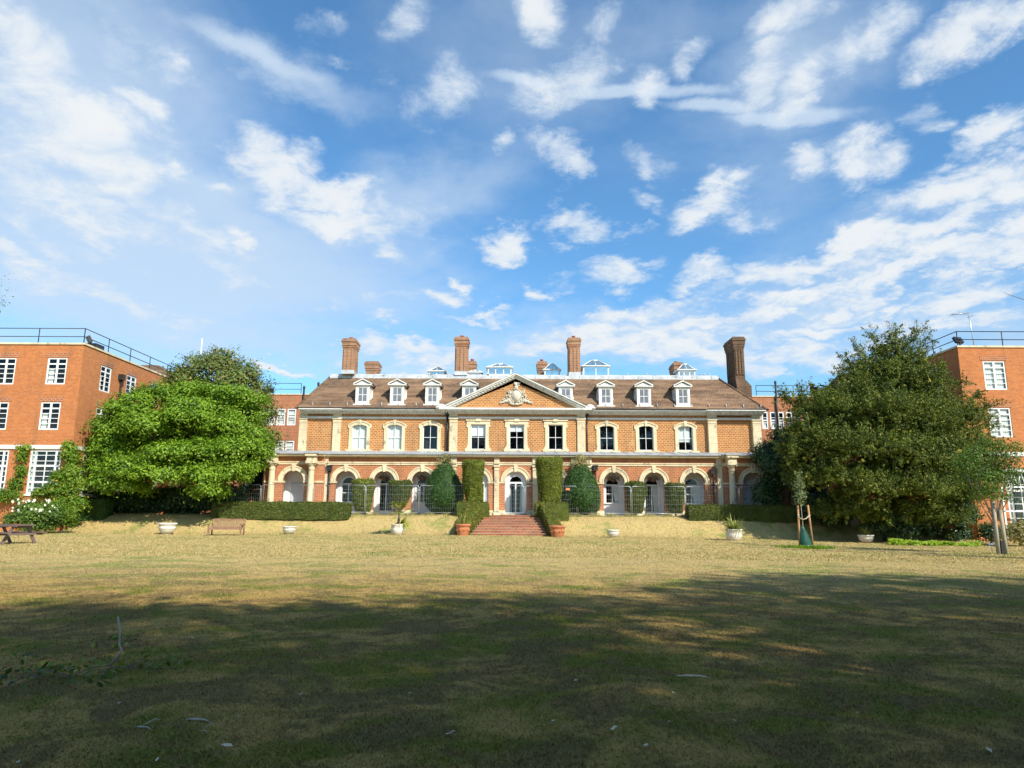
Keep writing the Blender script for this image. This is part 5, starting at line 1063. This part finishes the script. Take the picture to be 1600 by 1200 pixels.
creeper('dark creeper on the return wall of the left wing, behind the spreading tree', [(XLw+.2, 48.6, H(775, 48.6, 150), .2, .8), (XLw+.2, 48.7, H(730, 48.6, 150), .2, 1.0), (XLw+.2, 48.9, H(690, 48.6, 150), .2, .8)], 2500, .17, 'leaf_ivy', .9)
rb = shrub('rose_bush', 'rose bush with large white blooms beside the picnic table', 'shrub', 56, 809, 42, 26, 42.0, 11000, .14, 'leaf_rose', dy=1.1, parts=7, cl=.2)
m = MB(); rs = random.Random(5); bo = tuple(rb.location)
for k in range(34):
    px, py = rs.uniform(22, 84), rs.uniform(779, 800); x, y, z = PX(px, 41.4, py), 41.4+rs.uniform(-.3, .4), H(py, 41.4, px); r = rs.uniform(.045, .10)
    for j in range(5): a = j*1.257; m.add([(x, y, z), (x+r*math.cos(a), y-.03, z+r*math.sin(a)), (x+r*math.cos(a+.6), y-.05, z+r*math.sin(a+.6)), (x+r*.8*math.cos(a+1.2), y-.03, z+r*.8*math.sin(a+1.2))], [(0, 1, 2, 3)])
m.build('blooms', M['petal'], rb, bo, recalc=False)
shrub('small_bush', 'yellow-green bush between the rose bush and the short dark hedge', 'shrub', 98, 808, 16, 19, 43, 3000, .13, 'leaf_ivy', dy=.6)
# right side planting
x_, y_, z_ = place(1590, 845)
shrub('tan_bush', 'tan and cream flowering bush against the right wing at the picture edge', 'shrub', 1592, 833, 20, 17, 39, 3500, .12, 'leaf_tan', dy=.7)
shrub('dark_bush', 'small dark bush at the foot of the right wing corner', 'shrub', 1547, 832, 16, 14, 41, 2600, .12, 'leaf_dark', dy=.6)
def cover():
    Ps = []; n = 5200
    u = RNG.uniform(0, 1, n); px = 1385+145*u; py = 822+14*u+RNG.normal(0, 5, n)*(.5+.5*np.sin(u*9)**2)
    for a, b_ in zip(px, py):
        if math.sin(a*.23)+math.sin(a*.11+b_*.6)+math.sin(b_*.9+a*.05) < -.6+abs(RNG.normal(0, .5)): continue
        x, y, z = PX(a, 41.5, b_), 0, 0
        yy = 42.4-2.4*(b_-812)/20+RNG.normal(0, .25); x = PX(a, yy, b_); hh = .10+.22*(.5+.5*math.sin(x*2.1)*math.sin(x*.9+1)); Ps.append((x, yy, G(x, yy)+RNG.uniform(.01, hh)))
    V, Q = leaf_quads(np.array(Ps), np.array([0, -.4, 1])+RNG.normal(0, .4, (len(Ps), 3)), .14, .8); o = np_mesh('ground_cover', V, Q, M['leaf_cover']); tag(o, 'lime green leafy ground cover along the edge of the yew shade', 'ground cover', None, 'stuff')
cover()
def weeds():
    n = 5200; px = RNG.uniform(552, 1072, n); k = (px > 712) & (px < 888); px = px[~k]; n = len(px); Y = 47.5+RNG.uniform(-.05, .35, n); x = PX(px, 47.7, 803); h = RNG.uniform(.06, .34, n)*(.4+.6*np.sin(px*.11)**2); a = RNG.uniform(0, 6.28, n)
    P_ = np.stack([x, Y, np.full(n, TZ-.02)], -1); s = np.stack([np.full(n, .016), 0*x, 0*x], -1); V = np.stack([P_-s, P_+s, P_+np.stack([np.cos(a)*h*.4, np.sin(a)*h*.3, h], -1)], 1).reshape(-1, 3)
    o = np_mesh('dry_weeds', V, np.arange(3*n).reshape(n, 3), M['leaf_tan']); tag(o, 'dry straw weeds along the foot of the mesh fence', 'weeds', None, 'stuff')
weeds()
# ------------------------------------------------------------------ trees behind the camera (they shade the near lawn) and at the edges
def shade_tree(base, h, r, seed, lb, n=9000):
    rs = random.Random(seed); x, y, z = base; pf = [(x, y, h*.78, r*.6, r*.6, h*.2)]
    for i in range(11): a = 2*PI*i/11+rs.uniform(-.3, .3); q = rs.uniform(.5, .8)*r; zz = h*rs.uniform(.42, .86); rr = r*rs.uniform(.28, .42)*(1.15-abs(zz/h-.6)); pf.append((x+q*math.cos(a), y+q*math.sin(a), zz, rr, rr, rr*.8))
    t = tree('lime_tree', lb, 'tree', base, pf, n, .42, 'leaf_dark', .38, group='tall trees behind the lawn', cl=.55, per=18, lo=.3, innerfrac=.4, seed=seed, aspect=.7)
    return t
for i, (x, y, h, r, n) in enumerate(((3.2, -11.5, 20.5, 4.8, 11000), (9.5, -8.8, 21.5, 5.2, 10000), (16.5, -8.5, 22.5, 5.2, 8000), (22.5, -3.8, 22.5, 5.0, 7500), (29.5, -5.5, 23, 5.6, 12000), (14, -3.2, 12.5, 3.6, 6000), (6, -5.2, 11.0, 3.4, 6500), (22, .5, 12, 3.8, 5500), (-1.5, -12.5, 15, 4, 6000), (36, -2, 22, 5, 9000))):
    shade_tree((x, y, G(x, y)-.1), h, r, 10+i, 'tall leafy tree standing outside the view and shading the near lawn', n)
# hanging tips at the left and right edges
for px, py, ry, lb, nm in ((-10, 470, 34, 'weeping birch whose drooping tips show at the left edge of the sky', 'birch_tree'), (1622, 438, 16, 'tree whose leaf tips just show at the right edge of the sky', 'birch_tree')):
    Y = 24.0; s = -1 if px < 0 else 1; bx = PX(px, Y, py)+s*3.2; base = (bx, Y, G(bx, Y)-.1); pf = [puff(px, py-22, 12, 16, Y, .4), puff(px+s*-3, py+ry*.3, 9, ry*.55, Y, .35), puff(px-s*4, py+ry*.6, 6, ry*.4, Y, .3)]
    zc = H(py, Y, px); big = [(bx+s*1.2, Y, zc+.3, 2.2, 2.2, 2.2), (bx+s*.5, Y+.4, zc+2.3, 1.7, 1.7, 1.8), (bx+s*2.2, Y-.3, zc-1.2, 1.6, 1.6, 1.5)]
    tree(nm, lb, 'tree', base, pf+big, 9000, .08, 'leaf_rose', .16, cl=.13, per=22, lo=.3, aspect=.4, bark='palebark')
# ------------------------------------------------------------------ pots
def pot_root(name, label, px, py, cat='planter', grp='stone urns along the foot of the bank'):
    x, y, z = place(px, py); r = empty(name, (x, y, z-.02)); tag(r, label, cat, grp); r['_y'] = y; return r, y
def strappy(mb, n, L, w, z0, spread=.1, e0=.5, e1=1.4, droop=(.5, 1.8), rs=random):
    for k in range(n): a = rs.uniform(0, 2*PI); mb.ribbon((spread*math.cos(a)*rs.random(), spread*math.sin(a)*rs.random(), z0), a, rs.uniform(e0, e1), L*rs.uniform(.6, 1.1), w, rs.uniform(*droop), 6)
def urn(root, W, Ht, tall=False, foot=True):
    r = W/2; m = MB()
    if tall: pr = [(r*.55, 0), (r*.60, .03), (r*.74, Ht*.12), (r*.9, Ht*.35), (r*.96, Ht*.60), (r*.92, Ht*.64), (r*.95, Ht*.68), (r*.93, Ht*.86), (r, Ht*.9), (r, Ht), (r*.86, Ht), (r*.84, Ht*.85)]
    else: pr = [(r*.42, 0), (r*.44, Ht*.12), (r*.60, Ht*.16), (r*.78, Ht*.34), (r*.86, Ht*.52), (r*.90, Ht*.56), (r*.86, Ht*.60), (r*.90, Ht*.84), (r*1.0, Ht*.88), (r*1.0, Ht), (r*.86, Ht), (r*.84, Ht*.85)]
    m.lathe(pr, n=28); m.build('pot', M['urn'], root, recalc=True); s = MB(); s.lathe([(r*.84, Ht*.86), (.01, Ht*.88)], n=20); s.build('soil', M['soil'], root)
rs = random.Random(11)
for px, py, wpx, hpx, lb, kind in ((260.5, 835, 28, 18, 'white stone bowl planter with one dead orange stem, leftmost below the bank', 'dead'), (451.5, 834.5, 21.5, 12.5, 'small empty white stone bowl between the bench and the palm', None), (621.5, 835.5, 22, 17, 'white stone pot holding a small palm, left of the steps', 'palm'), (958, 840, 20.5, 12.5, 'small empty grey stone bowl right of the steps', None), (1147, 844.5, 26, 18, 'round white stone pot with a bushy spiky green plant', 'spiky'), (1353.5, 848, 24.5, 12.5, 'low stone bowl with a few grey-green blades, near the yew', 'agave')):
    root, y = pot_root('stone_planter', lb, px, py); k = y/1130; W, Ht = wpx*k, hpx*k; urn(root, W, Ht, kind in ('palm', 'spiky'))
    if kind == 'dead':
        m = MB()
        for i in range(7): a = rs.uniform(0, 6.28); m.ribbon((0, 0, Ht*.85), a, rs.uniform(.9, 1.5), rs.uniform(.25, .8), .035, rs.uniform(0, .8), 5)
        m.build('dead_stem', M['leaf_dead'], root, recalc=False)
    if kind == 'palm':
        m = MB(); m.tube([(0, 0, Ht*.8), (.03, 0, Ht+.25), (.05, 0, Ht+.55)], [.09, .07, .06], 8); m.build('palm_trunk', M['bark'], root); m = MB()
        for i in range(18):
            a = i*2*PI/18+rs.uniform(-.2, .2); el = rs.uniform(.2, 1.3); L = rs.uniform(.4, .62); c0 = Vector((.05, 0, Ht+.55)); d = Vector((math.cos(a)*math.cos(el), math.sin(a)*math.cos(el), math.sin(el))); tip = c0+d*L; m.tube([c0, tip], .012, 4)
            for j in range(11): b_ = a+(j-5)*.22; m.ribbon(tip, b_, el*.6+rs.uniform(-.2, .3), rs.uniform(.4, .62), .10, 1.1, 4)
        m.build('palm_fronds', M['leaf_palm'], root, recalc=False); m = MB()
        for i in range(40): a = rs.uniform(-1.0, .8); m.ribbon((.15, 0, Ht*.95), a, rs.uniform(.1, 1.3), rs.uniform(.6, 1.1), .12, rs.uniform(1.2, 2.4), 6)
        m.build('side_fronds', M['leaf_cover'], root, recalc=False); m = MB()
        for i in range(16): a = rs.uniform(0, 6.28); m.ribbon((0.1*math.cos(a), .1*math.sin(a), Ht*1.0), a, rs.uniform(-.2, .8), rs.uniform(.3, .7), .05, rs.uniform(.8, 2.4), 5)
        m.build('dead_fronds', M['leaf_dead'], root, recalc=False)
    if kind == 'spiky':
        m = MB(); strappy(m, 110, .95, .06, Ht*.9, .2, .5, 1.5, (.2, 1.5), rs); m.build('spiky_leaves', M['leaf_palm'], root, recalc=False)
        m = MB(); strappy(m, 110, .6, .06, Ht*.9, .35, .2, 1.2, (.8, 2.2), rs); m.build('lower_leaves', M['leaf_rose'], root, recalc=False)
    if kind == 'agave': m = MB(); strappy(m, 46, .78, .035, Ht*.9, .15, .6, 1.5, (.1, 1.2), rs); m.build('blades', M['leaf_palm'], root, recalc=False)
for px, py, wpx, hpx, lb, n in ((723, 836.5, 24, 18, 'terracotta pot with tall straw-coloured spikes at the left foot of the steps', 46), (871, 839, 26, 18, 'terracotta pot with drooping dead leaves at the right foot of the steps', 20)):
    root, y = pot_root('terracotta_pot', lb, px, py, 'pot', 'terracotta pots flanking the steps'); k = y/1130; r, Ht = wpx*k/2, hpx*k; m = MB()
    m.lathe([(r*.66, 0), (r*.72, .05), (r*.86, Ht*.55), (r*.88, Ht*.58), (r*.86, Ht*.62), (r*.9, Ht*.80), (r*1.02, Ht*.84), (r*1.06, Ht*.95), (r*1.0, Ht), (r*.84, Ht), (r*.82, Ht*.85)], n=28)
    for i in range(10): a = i*2*PI/10; m.ball((r*.85*math.cos(a), r*.85*math.sin(a), Ht*.48), (.05, .05, .05), 6, 4)
    m.build('pot', M['terracotta'], root); s = MB(); s.lathe([(r*.82, Ht*.86), (.01, Ht*.9)], n=20); s.build('soil', M['soil'], root); m = MB()
    if n > 30: strappy(m, n, .95, .045, Ht*.9, .2, .5, 1.5, (.2, 1.8), rs)
    else: strappy(m, n, .7, .05, Ht*.95, .3, .1, .8, (1.0, 2.6), rs)
    m.build('dry_leaves', M['leaf_palm' if n > 30 else 'leaf_dead'], root, recalc=False)
# ------------------------------------------------------------------ bench
def bench():
    x, y, z = place(353, 836.5); root = empty('park_bench', (x, y, z), R(0)); tag(root, 'slatted wooden park bench standing on the lawn below the bank', 'bench'); W = .93; lo = 0
    def bb(name, boxes, tilt=False):
        m = MB()
        for q in boxes: m.box(*q)
        return m.build(name, M['benchwood'], root)
    bb('seat', [(-W, W, -.25+.095*k, -.25+.095*k+.075, .42, .45) for k in range(5)]+[(-W, W, -.29, -.255, .33, .43)])
    m = MB()
    for k in range(17): xx = -W+.1+k*(2*W-.2)/16; m.add([(xx-.03, .22, .48), (xx+.03, .22, .48), (xx+.03, .34, .86), (xx-.03, .34, .86), (xx-.03, .245, .48), (xx+.03, .245, .48), (xx+.03, .365, .86), (xx-.03, .365, .86)], [(0, 1, 2, 3), (4, 7, 6, 5), (0, 4, 5, 1), (2, 6, 7, 3), (0, 3, 7, 4), (1, 5, 6, 2)])
    m.box(-W, W, .325, .385, .86, .94); m.box(-W, W, .215, .265, .44, .49); m.box(-.07, .07, .31, .323, .87, .93); m.build('backrest', M['benchwood'], root)
    for s in (-1, 1):
        bb('leg', [(s*W-.04, s*W+.04, -.32, -.24, 0, .62)]); m = MB(); m.tube([(s*W, .24, 0), (s*W, .24, .45), (s*W, .37, .92)], .045, 4); m.build('leg', M['benchwood'], root); bb('armrest', [(s*W-.05, s*W+.05, -.36, .30, .622, .66), (s*W-.03, s*W+.03, -.235, .2, .34, .40)])
bench()
# picnic table
x, y, z = place(11, 850); y = min(y, 36); z = G(x, y); pt = empty('picnic_table', (x, y, z), R(-20)); pt.scale = (1.1, 1.1, 1.1); tag(pt, 'dark weathered timber picnic table with attached seats at the left edge', 'table')
m = MB()
for k in range(5): m.box(-.95, .95, -.36+.148*k, -.36+.148*k+.135, .70, .74)
m.box(-.95, .95, -.385, -.365, .66, .738); m.build('table_top', M['timber'], pt)
for s in (-1, 1):
    m = MB(); 
    for k in (0, 1): m.box(-.95, .95, s*.72-.14+.147*k, s*.72-.14+.147*k+.135, .42, .46)
    m.build('bench_seat', M['timber'], pt)
for sx in (-.68, .68):
    m = MB(); m.box(sx-.03, sx+.03, -.86, .86, .34, .42); m.box(sx+.032, sx+.08, -.36, .36, .61, .70); m.build('cross_beam', M['timber'], pt)
    for s in (-1, 1):
        m = MB(); F = lambda a, b, d, sx=sx: (sx-.08+d, a, b); m.prism(F, [(s*.20, .69), (s*.32, .69), (s*.72, 0), (s*.59, 0)], 0, .045); m.build('leg', M['timber'], pt)
# second table tail at the extreme left edge
# ------------------------------------------------------------------ staked saplings
def stake(root, x, y, z0, h, r, lx, mat): m = MB(); m.tube([(x, y, z0-.2), (x+lx, y, z0+h)], [r, r*.95], 9); return m.build('stake', M[mat], root)
x, y, z = place(1257, 856); k = y/1138; sp = empty('staked_sapling', (x, y, z)); tag(sp, 'slim young tree tied between two orange-brown stakes with a green watering bag', 'sapling')
m = MB(); hs = (856-740)*k; m.tube([(0, 0, -.1), (.0, 0, .9), (-.03, 0, hs*.55), (-.05, 0, hs*.97)], [.025, .022, .018, .006], 7); m.build('trunk', M['palebark'], sp)
pf = [(-.06, 0, hs*.60, .16, .16, .3), (-.05, 0, hs*.70, .24, .24, .3), (-.08, 0, hs*.80, .22, .22, .3), (-.05, 0, hs*.9, .16, .16, .25), (-.08, 0, hs*.99, .09, .09, .15)]
crown('crown', pf, 700, .105, M['leaf_pale'], sp, (0, 0, 0), cl=.07, per=5, lo=.3, aspect=.5)
stake(sp, -.22, 0, 0, (856-791)*k, .05, .04, 'stake'); stake(sp, .42, 0, 0, (856-790)*k, .05, -.12, 'stake')
m = MB(); m.tube([(-.20, -.07, 1.55), (-.22, -.05, 1.42), (0, -.03, 1.30), (.16, -.02, 1.36), (.34, -.06, 1.52)], .035, 5); m.build('tie', M['strap'], sp)
m = MB(); n = 18; rows = [(0, .28, .20), (.12, .30, .21), (.35, .27, .19), (.65, .20, .14), (.88, .11, .08), (.95, .09, .06), (1.0, .04, .03)]; V = []
for t, a, b_ in rows:
    for i in range(n): q = 2*PI*i/n; w_ = 1+.06*math.sin(3*q+t*5); V.append((.08-.12*t+a*math.cos(q)*w_, b_*math.sin(q)*w_, t*1.0))
m.add(V, [(j*n+i, j*n+(i+1) % n, (j+1)*n+(i+1) % n, (j+1)*n+i) for j in range(len(rows)-1) for i in range(n)]+[tuple(range((len(rows)-1)*n, len(rows)*n))], 0, True); m.build('watering_bag', M['greenbag'], sp)
m = MB(); m.box(-.02, .14, -.235, -.21, .06, .13); m.build('bag_label', M['whitewood'], sp)
x, y, z = place(1560, 866); k = y/1138; s2 = empty('staked_tree', (x, y, z)); tag(s2, 'small leafy tree between two grey stakes at the right edge', 'tree')
hs = (866-690)*k; pf = [(0, 0, hs*.52, .7, .6, .55), (-.5, 0, hs*.66, .75, .6, .7), (.45, 0, hs*.64, .6, .5, .7), (-.2, .1, hs*.82, .75, .6, .7), (.7, 0, hs*.84, .6, .5, .5), (-1.0, 0, hs*.78, .5, .5, .5), (.2, 0, hs*.96, .6, .5, .4), (1.1, 0, hs*.93, .5, .4, .3), (.9, 0, hs*.72, .4, .4, .5)]
crown('crown', pf, 7500, .10, M['leaf_rose'], s2, (0, 0, 0), cl=.16, per=14, lo=.2, innerfrac=.3)
limbs('trunk', (0, 0, 0), .06, pf, M['palebark'], s2, (0, 0, 0), fork=.36); stake(s2, -.05, -.1, 0, (866-782)*k, .07, .02, 'stakegrey'); stake(s2, .28, -.1, 0, (866-797)*k, .075, -.06, 'stakegrey')
m = MB(); m.box(.05, .17, -.16, -.04, .02, .55); m.build('tree_guard', M['dark'], s2)
x, y, z = place(1550.5, 864); sg = empty('garden_spike', (x, y, z)); tag(sg, 'small blue-grey garden ornament on a short spike, left of the grey stakes', 'ornament')
m = MB(); m.tube([(0, 0, -.05), (0, 0, .3)], .018, 6); m.build('spike', M['blue'], sg); m = MB(); m.ball((0, 0, .36), (.1, .05, .05)); m.add([(-.02, 0, .36), (-.18, 0, .44), (-.05, 0, .41)], [(0, 1, 2)]); m.add([(.02, 0, .36), (.17, .0, .50), (.05, 0, .42)], [(0, 1, 2)]); m.ball((-.1, 0, .34), (.04, .04, .04)); m.build('bird_head', M['blue'], sg)
def tuft(px, py, n, w, lb, h=.12):
    x, y, z = place(px, py); a = RNG.uniform(0, 6.28, n); r = w*RNG.uniform(0, 1, n)**.8*(1+.3*np.sin(a*3)); P_ = np.stack([x+r*np.cos(a), y+.5*r*np.sin(a), 0*a], -1); P_[:, 2] = ground(P_[:, 0], P_[:, 1]); hh = RNG.uniform(.3, 1.5, n)*h; b_ = RNG.uniform(0, 6.28, n)
    s = np.stack([np.cos(b_), np.sin(b_), 0*b_], -1)*.02; V = np.stack([P_-s, P_+s, P_+np.stack([.4*hh*np.cos(a), .4*hh*np.sin(a), hh], -1)], 1).reshape(-1, 3); o = np_mesh('grass_patch', V, np.arange(3*n).reshape(n, 3), M['leaf_bright']); tag(o, lb, 'grass', None, 'stuff')
tuft(1262, 857, 1500, 1.25, 'lush green grass patch around the green watering bag')
# ------------------------------------------------------------------ mesh fence panels
fx = [325, 407, 489, 571, 655, 739, 820, 902, 986.5, 1071, 1155, 1239]; YF = 47.95
where = ['mesh fence panel furthest left, half hidden under the spreading tree', 'mesh fence panel in front of the left corner columns, behind the long hedge', 'mesh fence panel in front of the leftmost open arch of the left arcade', 'mesh fence panel in front of the second arch, just left of the potted palm', 'mesh fence panel in front of the left teardrop bush', 'mesh fence panel in front of the garden door', 'mesh fence panel with a small orange plate, beside the right yellow column', 'mesh fence panel in front of the right teardrop bush', 'mesh fence panel in front of the two flat-topped bushes right of the steps', 'mesh fence panel behind the start of the right long hedge', 'mesh fence panel furthest right, against the dark evergreen shrub']
proto = None
for i in range(11):
    xa, xz = PX(fx[i], YF, 780), PX(fx[i+1], YF, 780); w = xz-xa; zt = H(759 if i != 5 else 759, YF)-TZ; wstd = 3.52
    if proto is None:
        proto = empty('mesh_fence_panel', ((xa+xz)/2, YF, TZ)); pr = proto; q = wstd/2-.04; m = MB()
        m.tube([(-q, 0, .05), (-q, 0, zt-.12), (-q+.05, 0, zt-.03), (-q+.13, 0, zt), (q-.13, 0, zt), (q-.05, 0, zt-.03), (q, 0, zt-.12), (q, 0, .05)], .021, 7); m.tube([(-q, 0, .2), (q, 0, .2)], .017, 6); m.build('frame', M['galv'], pr)
        g = MB(); n = 24
        for k in range(1, n): xx = -q+2*q*k/n; g.box(xx-.0018, xx+.0018, -.0018, .0018, .2, zt)
        for k in range(1, 6): zz = .2+(zt-.2)*k/6; g.box(-q, q, -.006, -.0025, zz-.0025, zz+.0025)
        g.build('mesh_infill', M['galv'], pr)
        for s in (-1, 1): f = MB(); f.box(s*q-.11, s*q+.11, -.32, .32, 0.005, .13); f.build('foot_block', M['dark'], pr)
        c_ = MB(); c_.box(q-.03, q+.07, -.04, .04, zt*.82, zt*.82+.09); c_.build('clamp', M['galv'], pr); p = pr
    else: p = dup(proto, ((xa+xz)/2, YF, TZ))
    p.rotation_euler = (0, 0, R([0, .4, -.5, .3, 0, -.6, .5, -.3, .4, -.3, .5][i])); tag(p, where[i], 'fence panel', 'temporary mesh fence panels along the terrace')
    p.scale = (w/wstd, 1, 1)
    if i == 6: c_ = MB(); c_.box(1.0, 1.26, -.03, -.02, zt-.28, zt-.13); sgn = c_.build('sign_plate', M['orange'], p)
# hanging baskets
def basket(px, py, label, yy=51.0):
    x, z = PX(px, yy, py), H(py, yy, px); root = empty('hanging_basket', (x, yy, z-.15)); tag(root, label, 'hanging basket', 'dried flower baskets hanging in the arcade'); m = MB()
    m.lathe([(.02, 0), (.12, .02), (.2, .1), (.24, .2)], n=14); m.build('basket', M['timber'], root)
    crown('dead_flowers', [(0, 0, .24, .36, .25, .14), (-.15, 0, .2, .22, .2, .14), (.18, 0, .2, .22, .2, .14)], 420, .09, M['leaf_dead'], root, (0, 0, 0), cl=.07, per=6, lo=.3)
    m = MB(); top = (zc0-.06)-(z-.15)
    for a in (0, 2.1, 4.2): m.tube([(.23*math.cos(a), .23*math.sin(a), .2), (0, 0, .75)], .008, 4)
    m.tube([(0, 0, .75), (0, 0, top)], .008, 4); m.build('chain', M['dark'], root)
basket(600.5, 748.5, 'brown dried-up basket hanging in the second open arch from the left'); basket(660, 749, 'brown dried-up basket hanging behind the left teardrop bush')
basket(958, 750, 'brown dried-up basket hanging in the first arch right of the right teardrop bush'); basket(1020.5, 750, 'brown dried-up basket hanging in the arch between the two right flat-topped bushes')
# ------------------------------------------------------------------ fallen branch and litter
x, y, z = place(178, 1050); fb = empty('fallen_branch', (x, y, z)); tag(fb, 'fallen leafy branch lying on the shaded lawn with one pale broken end upright', 'branch')
def gp(px, py, up=0.0): a, b_, c_ = place(px, py); return (a-x, b_-y, c_-z+up)
m = MB(); a_ = gp(172, 1045, .03); k = y/1165
m.tube([a_, (a_[0]+.06, a_[1], .12), (a_[0]+.09, a_[1]+.02, .17), (a_[0]+.05, a_[1]+.03, .22), (a_[0]+.045, a_[1]+.03, .36), (a_[0]+.01, a_[1]+.03, .50)], [.011, .012, .012, .011, .010, .009], 7); m.build('broken_stem', M['palebark'], fb)
m = MB(); paths = [[(172, 1045), (140, 1052), (110, 1064), (95, 1068)], [(172, 1048), (200, 1050), (240, 1052), (285, 1052)], [(110, 1062), (80, 1058), (55, 1052), (40, 1040)], [(60, 1058), (30, 1070), (8, 1080)], [(165, 1050), (155, 1070), (150, 1078)], [(180, 1040), (190, 1020), (175, 1012)], [(200, 1050), (225, 1035)]]
ends = []
for p_ in paths: pts = [gp(a, b_, .03+.02*(i % 2)) for i, (a, b_) in enumerate(p_)]; m.tube(pts, [.007-.0012*i for i in range(len(pts))], 5); ends += pts[1:]
m.build('twigs', M['bark'], fb)
P_ = np.concatenate([np.array(e)+RNG.normal(0, 1, (12, 3))*np.array([.10, .10, .03])+np.array([0, 0, .05]) for e in ends]); P_[:, 2] = np.maximum(P_[:, 2], .01)
V, Q = leaf_quads(P_, np.array([0, 0, .8])+RNG.normal(0, .5, P_.shape), .075, .6); np_mesh('leaves', V, Q, M['leaf_yew'], fb)
lit = [('curled pale strip of bark lying in the shade right of centre', 1083, 1058, .30), ('forked pale twig lying below the fallen branch', 226, 1138, .16), ('small tan wood chip right of the forked twig', 320, 1145, .09), ('thin brown stick in the shade above the tan wood chip', 312, 1127, .22), ('short dark stick lying on the sunlit lawn below the lime ground cover', 1450, 866, 1.3)]
for lb, px, py, L in lit:
    x, y, z = place(px, py); r = empty('twig', (x, y, z)); tag(r, lb, 'twig'); m = MB(); w = L*.045 if L < 1 else .02; a = -.12
    m.tube([(-L/2, .02, .004), (-L*.2, 0, .012), (L*.2, -.02, .012), (L/2, -.06, .004)], [w*.5, w, w*.9, w*.3], 6); m.build('stick', M['stakegrey' if L < 1 else 'bark'], r)
    if 'fork' in lb: m = MB(); m.tube([(0, 0, .03), (L*.3, .06, .05), (L*.35, .1, .03)], w*.7, 5); m.build('fork', M['palebark'], r)
rs = random.Random(23); lp = None
spots = [(1052, 1087), (640, 1088), (470, 1090), (1170, 1090), (372, 1125), (865, 1133), (1046, 1134), (1148, 1131), (1010, 1172), (118, 1052), (186, 1103), (355, 1173), (245, 1195), (27, 1197), (348, 1170), (960, 1145), (1340, 1120), (1545, 1180), (705, 1152), (900, 1068), (300, 1000), (375, 1010), (1180, 1010), (1590, 1060)]
for i, (px, py) in enumerate(spots):
    x, y, z = place(px, py)
    if lp is None:
        s_ = .03; m = MB(); m.add([(-s_, 0, .004), (-.3*s_, .45*s_, .012), (.6*s_, .4*s_, .008), (s_, 0, .016), (.4*s_, -.45*s_, .01), (-.5*s_, -.4*s_, .013), (0, 0, .003)], [(0, 1, 6), (1, 2, 6), (2, 3, 6), (3, 4, 6), (4, 5, 6), (5, 0, 6)]); lp = m.build('dry_leaf', M['strap'], recalc=False); o = lp
    else: o = lp.copy(); COL.objects.link(o)
    o.location = (x, y, z+.02); o.rotation_euler = (rs.uniform(-.4, .4), rs.uniform(-.4, .4), rs.uniform(0, 6.28)); q = rs.uniform(.5, 1.3); o.scale = (q, q, q); tag(o, 'tiny pale dry leaf lying on the shaded lawn', 'leaf', 'dry leaves scattered over the shaded lawn')
